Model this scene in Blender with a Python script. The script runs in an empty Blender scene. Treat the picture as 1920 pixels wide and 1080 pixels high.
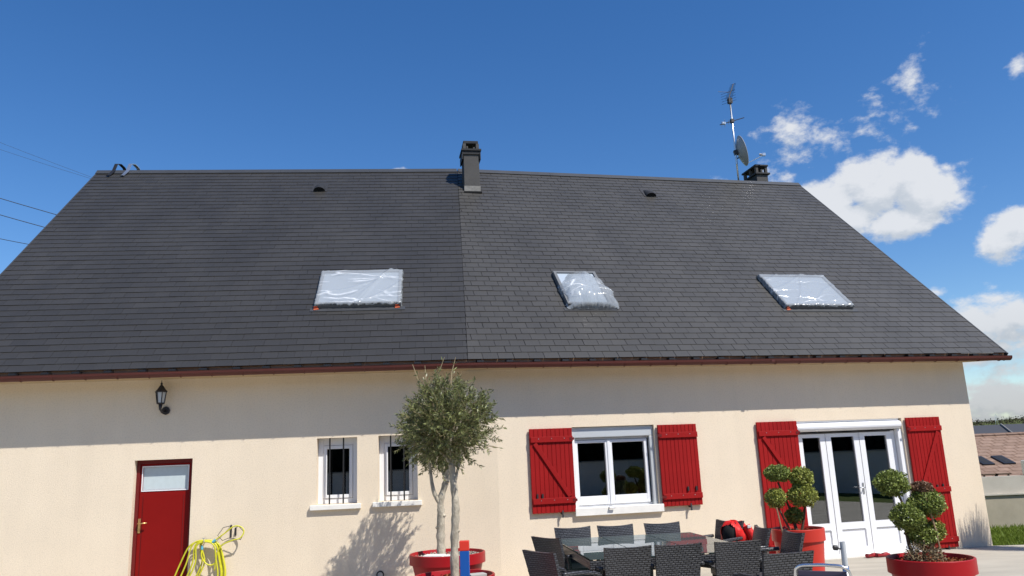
import bpy, math, random
import numpy as np
from mathutils import Matrix, Vector
random.seed(7); rng = np.random.default_rng(11)
R = math.radians
S = bpy.context.scene

# ------------------------------------------------------------------ camera
PITCH, ROLL, EYE, FPX = R(12.483), R(2.404), 1.715, 1473.3
_fw = Vector((0, math.cos(PITCH), math.sin(PITCH))); _up = Vector((0, -math.sin(PITCH), math.cos(PITCH))); _rt = Vector((1, 0, 0))
_ir = math.cos(ROLL) * _rt - math.sin(ROLL) * _up
_iu = math.sin(ROLL) * _rt + math.cos(ROLL) * _up
cd = bpy.data.cameras.new('camera'); cam = bpy.data.objects.new('camera', cd)
S.collection.objects.link(cam); S.camera = cam
cd.sensor_width = 36; cd.lens = FPX / 1920 * 36; cd.clip_start = .05; cd.clip_end = 6000
cam.matrix_world = Matrix(((_ir.x, _iu.x, -_fw.x, 0), (_ir.y, _iu.y, -_fw.y, 0), (_ir.z, _iu.z, -_fw.z, EYE), (0, 0, 0, 1)))

# ------------------------------------------------------------------ sun, sky, exposure
SUN_EL, SUN_AZ = 51.5, 50.0            # azimuth measured from -Y (behind the camera) towards +X
sd = Vector((math.sin(R(SUN_AZ)) * math.cos(R(SUN_EL)), -math.cos(R(SUN_AZ)) * math.cos(R(SUN_EL)), math.sin(R(SUN_EL))))
sl = bpy.data.lights.new('sun', 'SUN'); sl.energy = 4.6; sl.angle = R(.53); sl.color = (1, .955, .88)
so = bpy.data.objects.new('sun', sl); S.collection.objects.link(so)
so.rotation_euler = sd.to_track_quat('Z', 'Y').to_euler(); so.location = (20, -20, 30)

W_ = bpy.data.worlds.new('World'); S.world = W_; W_.use_nodes = True
nt = W_.node_tree; nt.nodes.clear()
SKY_STRENGTH = .1

def node(t, typ, **kw):
    n = t.nodes.new(typ)
    for k, v in kw.items(): setattr(n, k, v)
    return n
def math_n(t, op, a, b=None, c=None, clamp=False):
    n = node(t, 'ShaderNodeMath', operation=op, use_clamp=clamp)
    for i, v in enumerate((a, b, c)):
        if v is None: continue
        if isinstance(v, (int, float)): n.inputs[i].default_value = v
        else: t.links.new(v, n.inputs[i])
    return n.outputs[0]
def vmath(t, op, a, b=None, c=None):
    n = node(t, 'ShaderNodeVectorMath', operation=op)
    for i, v in enumerate((a, b, c)):
        if v is None: continue
        if isinstance(v, (tuple, list, Vector)): n.inputs[i].default_value = tuple(v)
        else: t.links.new(v, n.inputs[i])
    return n

CLOUDS = [(0.3792,0.8805,0.2790,0.0560,0.0370,1.45),(0.4207,0.8591,0.2870,0.0560,0.0370,1.6),(0.4623,0.8433,0.2763,0.0450,0.0390,1.6),
 (0.4849,0.8220,0.2987,0.0206,0.0106,0.80),(0.4406,0.8622,0.2499,0.0620,0.0240,1.5),(0.3345,0.8676,0.3679,0.0480,0.0260,0.44),
 (0.4068,0.8428,0.3524,0.0480,0.0170,0.42),(0.3390,0.8812,0.3296,0.0380,0.0330,0.44),(0.3814,0.8611,0.3363,0.0420,0.0330,0.34),
 (0.4498,0.8017,0.3936,0.0180,0.0340,0.30),(0.3990,0.8760,0.2600,0.0620,0.0300,1.5),(0.5373,0.7531,0.3796,0.0144,0.0155,0.90),(0.5368,0.8163,0.2133,0.0330,0.0260,1.35),
 (0.5316,0.8374,0.1272,0.0702,0.0345,1.5),(0.5128,0.8569,0.0526,0.0618,0.0210,1.0),(0.5339,0.8421,0.0760,0.0555,0.0185,0.75),(0.5050,0.8620,0.0250,0.0700,0.0140,0.75),(0.5230,0.8450,0.0980,0.0700,0.0260,1.1),
 (0.4729,0.8653,0.1663,0.0143,0.0066,0.70),(-0.1353,0.9231,0.3600,0.0113,0.0047,0.80),(0.3295,0.8885,0.3194,0.0350,0.0159,0.60),
 (0.2741,0.9059,0.3229,0.0227,0.0058,0.45),(0.5100,0.8580,0.0400,0.2200,0.0300,0.85),
 (0.3702,0.8566,0.3594,0.0807,0.0273,0.36),(0.3462,0.8766,0.3342,0.0598,0.0283,0.48),(0.3123,0.8926,0.3251,0.0511,0.0166,0.50),(0.3883,0.8446,0.3685,0.0430,0.0135,0.40),(0.5245,0.8379,0.1511,0.0346,0.0173,1.20),(0.5062,0.8524,0.1310,0.0263,0.0175,1.10),(0.5347,0.8375,0.1126,0.0400,0.0229,1.30),(0.4501,0.8422,0.2966,0.0421,0.0241,1.40),(0.4002,0.8635,0.3069,0.0370,0.0216,1.30),(0.5410,0.8092,0.2289,0.0228,0.0142,1.20)]
# fair-weather clouds go on outside the picture, more of them added for white fill
_r = random.Random(5)
for k in range(40):
    az = R(_r.uniform(62, 298)); el = R(_r.uniform(6, 46))
    d = (math.sin(az) * math.cos(el), math.cos(az) * math.cos(el), math.sin(el)); w = _r.uniform(.06, .12)
    CLOUDS.append((*d, w, w * .5, _r.uniform(.7, 1)))

tc = node(nt, 'ShaderNodeTexCoord').outputs['Generated']
D0 = vmath(nt, 'NORMALIZE', tc).outputs[0]
def cloud_field(D):
    cur = None
    for x, y, z, rx, rz, w in CLOUDS:
        sx = sy = 1 / rx; sz = 1 / rz
        m = vmath(nt, 'MULTIPLY_ADD', D, (sx, sy, sz), (-x * sx, -y * sy, -z * sz)).outputs[0]
        ln = vmath(nt, 'LENGTH', m).outputs['Value']
        v = math_n(nt, 'MULTIPLY_ADD', ln, -.75 * w - .12, w)
        cur = v if cur is None else math_n(nt, 'MAXIMUM', cur, v)
    cur = math_n(nt, 'MAXIMUM', cur, -1.0)
    nz = node(nt, 'ShaderNodeTexNoise'); nz.inputs['Scale'].default_value = 14; nz.inputs['Detail'].default_value = 8; nz.inputs['Roughness'].default_value = .58
    st = vmath(nt, 'MULTIPLY', D, (1, 1, 1.5)).outputs[0]
    nt.links.new(st, nz.inputs['Vector'])
    n2 = node(nt, 'ShaderNodeTexNoise'); n2.inputs['Scale'].default_value = 44; n2.inputs['Detail'].default_value = 6; n2.inputs['Roughness'].default_value = .62; nt.links.new(st, n2.inputs['Vector'])
    cur = math_n(nt, 'ADD', cur, math_n(nt, 'MULTIPLY_ADD', n2.outputs['Fac'], 1.5, -.75))
    return math_n(nt, 'ADD', cur, math_n(nt, 'MULTIPLY_ADD', nz.outputs['Fac'], 2.2, -1.16))
def sstep(x, a, b):
    n = node(nt, 'ShaderNodeMapRange', interpolation_type='SMOOTHSTEP'); n.inputs['From Min'].default_value = a; n.inputs['From Max'].default_value = b
    nt.links.new(x, n.inputs['Value']); return n.outputs['Result']
f0 = cloud_field(D0)
D1 = vmath(nt, 'ADD', D0, (.006, -.004, .018)).outputs[0]
f1 = cloud_field(D1)
dens = sstep(f0, .0, .75)
lit = sstep(math_n(nt, 'SUBTRACT', f0, f1), -.7, .35)
thick = sstep(f0, .25, 1.1)
sky = node(nt, 'ShaderNodeTexSky', sky_type='NISHITA', sun_disc=False)
sky.sun_elevation = R(SUN_EL); sky.sun_rotation = R(180 - SUN_AZ)
sky.altitude = 150; sky.air_density = 1.0; sky.dust_density = .12; sky.ozone_density = 2.6
cl = node(nt, 'ShaderNodeMix', data_type='RGBA'); cl.inputs['A'].default_value = (4.7, 5.1, 5.6, 1); cl.inputs['B'].default_value = (6.5, 6.65, 6.9, 1)
nt.links.new(lit, cl.inputs['Factor'])
sz_ = node(nt, 'ShaderNodeSeparateXYZ'); nt.links.new(D0, sz_.inputs[0])
far = node(nt, 'ShaderNodeMapRange'); far.inputs['From Min'].default_value = .0; far.inputs['From Max'].default_value = .16; far.inputs['To Min'].default_value = .62; nt.links.new(sz_.outputs[2], far.inputs['Value'])
cl2 = vmath(nt, 'SCALE', cl.outputs['Result']); nt.links.new(far.outputs[0], cl2.inputs['Scale'])
mx = node(nt, 'ShaderNodeMix', data_type='RGBA')
nt.links.new(math_n(nt, 'MULTIPLY', dens, .93), mx.inputs['Factor']); hs = node(nt, 'ShaderNodeHueSaturation'); hs.inputs['Saturation'].default_value = 1.3; hs.inputs['Value'].default_value = 1.15; hs.inputs['Hue'].default_value = .507; nt.links.new(sky.outputs[0], hs.inputs['Color']); nt.links.new(hs.outputs[0], mx.inputs['A']); nt.links.new(cl2.outputs[0], mx.inputs['B'])
bg = node(nt, 'ShaderNodeBackground'); bg.inputs['Strength'].default_value = SKY_STRENGTH
nt.links.new(mx.outputs['Result'], bg.inputs['Color'])
wo = node(nt, 'ShaderNodeOutputWorld'); nt.links.new(bg.outputs[0], wo.inputs['Surface'])
W_.cycles.sampling_method = 'MANUAL'; W_.cycles.sample_map_resolution = 512

S.render.engine = 'CYCLES'
S.view_settings.view_transform = 'Standard'; S.view_settings.look = 'None'; S.view_settings.gamma = 1; S.view_settings.use_curve_mapping = False
S.view_settings.exposure = 0.3
S.cycles.use_denoising = True; S.cycles.max_bounces = 8; S.cycles.transparent_max_bounces = 12; S.cycles.sample_clamp_indirect = 6; S.cycles.caustics_reflective = False; S.cycles.caustics_refractive = False

# ------------------------------------------------------------------ materials
MATS = {}
def mat(name, col, rough=.6, spec=.4, metal=0, var=0, vscale=6, bump=0, bscale=60, bdetail=4, tone=None, transl=0, coat=0, stretch=None, col2=None, trange=.5):
    m = bpy.data.materials.new(name); m.use_nodes = True; t = m.node_tree; b = t.nodes['Principled BSDF']
    b.inputs['Base Color'].default_value = (*col, 1); b.inputs['Roughness'].default_value = rough
    b.inputs['Specular IOR Level'].default_value = spec; b.inputs['Metallic'].default_value = metal; b.inputs['Coat Weight'].default_value = coat
    co = node(t, 'ShaderNodeTexCoord').outputs['Object']
    if stretch:
        mp = node(t, 'ShaderNodeMapping'); mp.inputs['Scale'].default_value = stretch; t.links.new(co, mp.inputs['Vector']); co = mp.outputs[0]
    base = None
    if var:
        nz = node(t, 'ShaderNodeTexNoise'); nz.inputs['Scale'].default_value = vscale; nz.inputs['Detail'].default_value = 6; nz.inputs['Roughness'].default_value = .6
        t.links.new(co, nz.inputs['Vector'])
        rp = node(t, 'ShaderNodeValToRGB'); rp.color_ramp.elements[0].position = .3; rp.color_ramp.elements[1].position = .7
        c2 = col2 or tuple(c * (1 - var) for c in col)
        rp.color_ramp.elements[0].color = (*c2, 1); rp.color_ramp.elements[1].color = (*[min(1, c * (1 + var * .5)) for c in col], 1)
        t.links.new(nz.outputs['Fac'], rp.inputs['Fac']); base = rp.outputs['Color']
    if tone:
        if tone == 'object': src = node(t, 'ShaderNodeObjectInfo').outputs['Random']
        else:
            at = node(t, 'ShaderNodeAttribute', attribute_name='tone'); src = at.outputs['Fac']
        k = math_n(t, 'MULTIPLY_ADD', src, trange, 1 - trange / 2)
        mm = node(t, 'ShaderNodeMix', data_type='RGBA', blend_type='MULTIPLY'); mm.inputs['Factor'].default_value = 1
        if base: t.links.new(base, mm.inputs['A'])
        else: mm.inputs['A'].default_value = (*col, 1)
        cb = node(t, 'ShaderNodeCombineColor')
        for i in range(3): t.links.new(k, cb.inputs[i])
        t.links.new(cb.outputs[0], mm.inputs['B']); base = mm.outputs['Result']
    if base: t.links.new(base, b.inputs['Base Color'])
    if bump:
        nb = node(t, 'ShaderNodeTexNoise'); nb.inputs['Scale'].default_value = bscale; nb.inputs['Detail'].default_value = bdetail
        t.links.new(co, nb.inputs['Vector'])
        bp = node(t, 'ShaderNodeBump'); bp.inputs['Strength'].default_value = bump; bp.inputs['Distance'].default_value = .02
        t.links.new(nb.outputs['Fac'], bp.inputs['Height']); t.links.new(bp.outputs[0], b.inputs['Normal'])
    if transl:
        tr = node(t, 'ShaderNodeBsdfTranslucent')
        if base: t.links.new(base, tr.inputs['Color'])
        else: tr.inputs['Color'].default_value = (*col, 1)
        ms = node(t, 'ShaderNodeMixShader'); ms.inputs[0].default_value = transl
        t.links.new(b.outputs[0], ms.inputs[1]); t.links.new(tr.outputs[0], ms.inputs[2])
        t.links.new(ms.outputs[0], t.nodes['Material Output'].inputs['Surface'])
    MATS[name] = m; return m
def pane_mat(name, tint, refl=1.0, rough=0.0, kf=1.6):
    m = bpy.data.materials.new(name); m.use_nodes = True; t = m.node_tree; t.nodes.remove(t.nodes['Principled BSDF'])
    tr = node(t, 'ShaderNodeBsdfTransparent'); tr.inputs['Color'].default_value = (*tint, 1)
    gl = node(t, 'ShaderNodeBsdfGlossy'); gl.inputs['Roughness'].default_value = rough; gl.inputs['Color'].default_value = (refl, refl, refl, 1)
    fr = node(t, 'ShaderNodeFresnel'); fr.inputs['IOR'].default_value = 1.5
    k = math_n(t, 'MULTIPLY', fr.outputs[0], kf, clamp=True)
    ms = node(t, 'ShaderNodeMixShader'); t.links.new(k, ms.inputs[0]); t.links.new(tr.outputs[0], ms.inputs[1]); t.links.new(gl.outputs[0], ms.inputs[2])
    t.links.new(ms.outputs[0], t.nodes['Material Output'].inputs['Surface']); MATS[name] = m; return m
def render_mat():
    # scraped mineral render: grains, trowel marks, faint weather streaks
    m = mat('render', (.83, .71, .55), .92, .15, var=.04, vscale=1.3, bump=.5, bscale=130, bdetail=3)
    t = m.node_tree; b = t.nodes['Principled BSDF']; co = node(t, 'ShaderNodeTexCoord').outputs['Object']
    lk = b.inputs['Base Color'].links[0].from_socket
    nz = node(t, 'ShaderNodeTexNoise'); nz.inputs['Scale'].default_value = 46; nz.inputs['Detail'].default_value = 3; t.links.new(co, nz.inputs['Vector'])
    mr = node(t, 'ShaderNodeMapRange'); mr.inputs['From Min'].default_value = .36; mr.inputs['From Max'].default_value = .5; mr.inputs['To Min'].default_value = .93
    t.links.new(nz.outputs['Fac'], mr.inputs['Value'])
    mp = node(t, 'ShaderNodeMapping'); mp.inputs['Scale'].default_value = (3.2, 3.2, .35); t.links.new(co, mp.inputs['Vector'])
    n2 = node(t, 'ShaderNodeTexNoise'); n2.inputs['Scale'].default_value = 1.5; n2.inputs['Detail'].default_value = 5; t.links.new(mp.outputs[0], n2.inputs['Vector'])
    m2 = node(t, 'ShaderNodeMapRange'); m2.inputs['From Min'].default_value = .3; m2.inputs['From Max'].default_value = .6; m2.inputs['To Min'].default_value = .97
    t.links.new(n2.outputs['Fac'], m2.inputs['Value'])
    k = math_n(t, 'MULTIPLY', mr.outputs[0], m2.outputs[0])
    vs = vmath(t, 'SCALE', lk); t.links.new(k, vs.inputs['Scale']); t.links.new(vs.outputs[0], b.inputs['Base Color'])
    return m
render_mat()
def slate_mat(name, tone, c=(.052, .0485, .043)):
    m = mat(name, c, .47, .58, var=.26, vscale=.9, bump=.10, bscale=45, tone=tone, trange=.15, stretch=(1, .45, 1))
    return m
DARK = (.037, .0345, .031)      # left wing's duller sun and sheen, put into a darker slate colour
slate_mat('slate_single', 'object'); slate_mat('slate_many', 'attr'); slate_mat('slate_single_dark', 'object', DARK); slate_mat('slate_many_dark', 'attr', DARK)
def wicker_mat():
    m = mat('wicker', (.03, .031, .034), .38, .5); t = m.node_tree; b = t.nodes['Principled BSDF']
    co = node(t, 'ShaderNodeTexCoord').outputs['Object']; sp = node(t, 'ShaderNodeSeparateXYZ'); t.links.new(co, sp.inputs[0])
    cb = node(t, 'ShaderNodeCombineXYZ'); t.links.new(math_n(t, 'ADD', sp.outputs[0], sp.outputs[1]), cb.inputs[0]); t.links.new(sp.outputs[2], cb.inputs[1])
    br = node(t, 'ShaderNodeTexBrick'); br.inputs['Scale'].default_value = 1; br.inputs['Brick Width'].default_value = .05; br.inputs['Row Height'].default_value = .02
    br.inputs['Mortar Size'].default_value = .005; br.inputs['Mortar Smooth'].default_value = .6
    br.inputs['Color1'].default_value = (.085, .088, .098, 1); br.inputs['Color2'].default_value = (.05, .052, .06, 1); br.inputs['Mortar'].default_value = (.008, .008, .009, 1)
    t.links.new(cb.outputs[0], br.inputs['Vector']); t.links.new(br.outputs['Color'], b.inputs['Base Color'])
    bp = node(t, 'ShaderNodeBump'); bp.inputs['Strength'].default_value = 1; bp.inputs['Distance'].default_value = .006; bp.invert = True
    t.links.new(br.outputs['Fac'], bp.inputs['Height']); t.links.new(bp.outputs[0], b.inputs['Normal'])
wicker_mat()
mat('deck', (.012, .012, .013), .9, .2)
mat('membrane', (.03, .03, .03), .8)
mat('zinc', (.055, .058, .064), .5, .45, metal=.2, var=.15, vscale=3)
mat('gutter_red', (.105, .026, .02), .5, .35, var=.25, vscale=2, stretch=(.4, 4, 4))
mat('fascia', (.42, .24, .14), .7, .3, var=.3, vscale=5, stretch=(.3, 3, 3))
mat('soffit', (.50, .38, .24), .8, .2, var=.1)
mat('black_metal', (.012, .012, .014), .45, .5, bump=.1)
mat('chimney_grey', (.082, .079, .077), .85, .2, var=.12, vscale=4, bump=.2, bscale=90)
mat('chimney_dark', (.022, .023, .026), .7, .3, var=.2, vscale=8)
mat('flashing', (.20, .19, .175), .6, .4, var=.3, vscale=15)
mat('white_pvc', (.80, .81, .83), .28, .5, var=.03, vscale=3)
mat('grey_alu', (.55, .58, .60), .35, .5, metal=.2)
mat('white_paint', (.82, .80, .75), .5, .4, var=.08, vscale=8, bump=.15, bscale=80)
mat('seal', (.04, .04, .045), .6)
mat('red_paint', (.30, .011, .011), .55, .13, var=.10, vscale=9, bump=.12, bscale=40, stretch=(4, 4, .5), tone='object', trange=.14)
mat('red_door', (.215, .006, .005), .45, .15, var=.06, vscale=3)
mat('red_dark', (.13, .008, .008), .45, .4)
mat('brass', (.75, .48, .20), .3, .5, metal=.9)
mat('steel', (.62, .64, .66), .32, .5, metal=.9, var=.1)
mat('frosted', (.52, .60, .62), .25, .5, var=.06, vscale=12)
pane_mat('window_glass', (.45, .48, .50), 1.0, 0.0, 3.4)
mat('skylight_frame', (.15, .155, .16), .5, .4); mat('skylight_blind', (.40, .455, .51), .25, .6)
pane_mat('table_glass', (.36, .48, .47), .9, .012, .95)
_t = MATS['table_glass'].node_tree; _o = _t.nodes['Material Output']; _s = _o.inputs['Surface'].links[0].from_socket
_d = node(_t, 'ShaderNodeBsdfDiffuse'); _d.inputs['Color'].default_value = (.30, .37, .37, 1); _m = node(_t, 'ShaderNodeMixShader'); _m.inputs[0].default_value = .14
_t.links.new(_s, _m.inputs[1]); _t.links.new(_d.outputs[0], _m.inputs[2]); _t.links.new(_m.outputs[0], _o.inputs['Surface'])
mat('room_wall', (.06, .06, .07), .9); mat('room_floor', (.04, .035, .035), .5)
mat('navy', (.10, .13, .26), .8); mat('room_white', (.62, .60, .56), .7); mat('shade_white', (.7, .68, .62), .6)
def film_mat():
    # clear polythene: milky where it lies flat, white along its creases
    m = bpy.data.materials.new('film'); m.use_nodes = True; t = m.node_tree; b = t.nodes['Principled BSDF']
    b.inputs['Roughness'].default_value = .16; b.inputs['Specular IOR Level'].default_value = .8
    co = node(t, 'ShaderNodeTexCoord').outputs['Object']
    wz = node(t, 'ShaderNodeTexNoise'); wz.inputs['Scale'].default_value = 1.6; wz.inputs['Detail'].default_value = 2; t.links.new(co, wz.inputs['Vector'])
    wv = vmath(t, 'SCALE', wz.outputs['Color']); wv.inputs['Scale'].default_value = .35
    cw = vmath(t, 'ADD', co, wv.outputs[0]).outputs[0]
    mp = node(t, 'ShaderNodeMapping'); mp.inputs['Rotation'].default_value = (0, 0, R(-36)); mp.inputs['Scale'].default_value = (.55, 3.4, 1); t.links.new(cw, mp.inputs['Vector'])
    vo = node(t, 'ShaderNodeTexVoronoi', feature='DISTANCE_TO_EDGE'); vo.inputs['Scale'].default_value = 1.25; t.links.new(mp.outputs[0], vo.inputs['Vector'])
    cr = node(t, 'ShaderNodeMapRange'); cr.inputs['From Min'].default_value = .0; cr.inputs['From Max'].default_value = .045; cr.inputs['To Min'].default_value = 1; cr.inputs['To Max'].default_value = 0; t.links.new(vo.outputs['Distance'], cr.inputs['Value'])
    nz = node(t, 'ShaderNodeTexNoise'); nz.inputs['Scale'].default_value = 2.6; nz.inputs['Detail'].default_value = 4; t.links.new(co, nz.inputs['Vector'])
    gate = node(t, 'ShaderNodeMapRange'); gate.inputs['From Min'].default_value = .46; gate.inputs['From Max'].default_value = .62; t.links.new(nz.outputs['Fac'], gate.inputs['Value'])
    k = math_n(t, 'MULTIPLY', cr.outputs[0], gate.outputs[0])
    mc = node(t, 'ShaderNodeMix', data_type='RGBA'); mc.inputs['A'].default_value = (.42, .45, .475, 1); mc.inputs['B'].default_value = (.80, .82, .84, 1); t.links.new(k, mc.inputs['Factor']); t.links.new(mc.outputs['Result'], b.inputs['Base Color'])
    bp = node(t, 'ShaderNodeBump'); bp.inputs['Strength'].default_value = .35; bp.inputs['Distance'].default_value = .03
    t.links.new(math_n(t, 'ADD', nz.outputs['Fac'], k), bp.inputs['Height']); t.links.new(bp.outputs[0], b.inputs['Normal'])
    tr = node(t, 'ShaderNodeBsdfTransparent'); ms = node(t, 'ShaderNodeMixShader')
    t.links.new(math_n(t, 'MULTIPLY_ADD', k, .42, .5, clamp=True), ms.inputs[0])
    t.links.new(tr.outputs[0], ms.inputs[1]); t.links.new(b.outputs[0], ms.inputs[2]); t.links.new(ms.outputs[0], t.nodes['Material Output'].inputs['Surface'])
    MATS['film'] = m
film_mat()
mat('orange', (.42, .09, .04), .6)
mat('dark_frame', (.03, .032, .036), .4, .5, metal=.2)
mat('glass_grey', (.10, .12, .14), .08, .6)
mat('hose', (.60, .58, .03), .35, .5, var=.15, vscale=30); mat('hose_blue', (.12, .42, .60), .4)
mat('bark', (.47, .42, .33), .9, .15, var=.42, vscale=16, bump=.6, bscale=40, stretch=(1, 1, .6))
mat('olive_leaf', (.185, .205, .075), .42, .5, tone='attr', transl=.22, trange=1.1)
mat('olive_twig', (.36, .29, .17), .8)
mat('box_leaf', (.205, .25, .06), .5, .35, tone='attr', transl=.2, trange=1.0)
mat('box_leaf_yellow', (.30, .325, .075), .5, .35, tone='attr', transl=.2, trange=1.0)
mat('box_leaf_red', (.21, .12, .07), .5, .3, tone='attr', transl=.15)
mat('dry_leaf', (.22, .17, .10), .7, .2, tone='attr')
mat('hedge_leaf', (.016, .022, .014), .8, .1, tone='attr')
mat('topiary_wood', (.11, .075, .05), .85, .2, var=.3, vscale=20, bump=.4, bscale=60)
mat('cane', (.30, .20, .12), .7)
mat('pot_red', (.34, .009, .013), .4, .25, var=.06, vscale=3)
mat('pot_coral', (.52, .035, .022), .4, .4, var=.06, vscale=3)
mat('soil_red', (.28, .10, .045), .95, .1, var=.5, vscale=40, bump=1, bscale=60)
mat('gravel', (.45, .42, .36), .95, .1, var=.3, vscale=40, bump=1, bscale=70)
mat('slab', (.42, .41, .38), .9)
mat('post_blue', (.004, .075, .33), .45, .4); mat('post_red', (.62, .035, .02), .45, .4)
mat('jacket', (.62, .018, .016), .55, .3, bump=.4, bscale=18); mat('lining', (.012, .012, .012), .9); mat('jacket_white', (.7, .68, .66), .7)
mat('alu', (.70, .71, .73), .25, .5, metal=.95); mat('seat_fabric', (.07, .06, .10), .8)
mat('terrace', (.45, .415, .345), .85, .25, var=.22, vscale=1.6, bump=.25, bscale=30, stretch=(.35, 1.6, 1))
mat('lawn', (.075, .11, .02), .9, .1, var=.4, vscale=8)
mat('grass_blade', (.15, .21, .03), .6, .2, tone='attr', transl=.3)
mat('reed', (.30, .26, .14), .8, .1, tone='attr', transl=.2)
mat('fields', (.09, .11, .045), .95, .1, var=.4, vscale=.02)
mat('wood_far', (.07, .06, .04), .95, .1, tone='attr')
mat('garden_wall', (.50, .47, .41), .9, .1, var=.12, vscale=2, bump=.2, bscale=50); mat('garden_wall_low', (.40, .36, .28), .9, .1, var=.15, vscale=2)
def tile_mat():
    m = mat('roof_tile', (.30, .205, .155), .85, .2, var=.25, vscale=5); t = m.node_tree; b = t.nodes['Principled BSDF']
    lk = b.inputs['Base Color'].links[0].from_socket; co = node(t, 'ShaderNodeTexCoord').outputs['Object']
    br = node(t, 'ShaderNodeTexBrick'); br.inputs['Scale'].default_value = 1; br.inputs['Brick Width'].default_value = .5; br.inputs['Row Height'].default_value = .34; br.inputs['Mortar Size'].default_value = .03
    br.inputs['Color1'].default_value = (1, 1, 1, 1); br.inputs['Color2'].default_value = (.8, .78, .76, 1); br.inputs['Mortar'].default_value = (.6, .55, .5, 1)
    t.links.new(co, br.inputs['Vector'])
    mm = node(t, 'ShaderNodeMix', data_type='RGBA', blend_type='MULTIPLY'); mm.inputs['Factor'].default_value = 1
    t.links.new(lk, mm.inputs['A']); t.links.new(br.outputs['Color'], mm.inputs['B']); t.links.new(mm.outputs['Result'], b.inputs['Base Color'])
tile_mat()
mat('far_slate', (.05, .052, .06), .7, .4); mat('far_wall', (.55, .50, .42), .9)
mat('wire', (.05, .05, .055), .6); mat('lamp_glass', (.55, .56, .55), .2, .5); mat('iron', (.022, .02, .022), .5, .5, bump=.2)
mat('clog', (.30, .02, .025), .4); mat('dish', (.33, .33, .34), .45, .4); mat('dish_face', (.6, .6, .6), .5)

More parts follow.
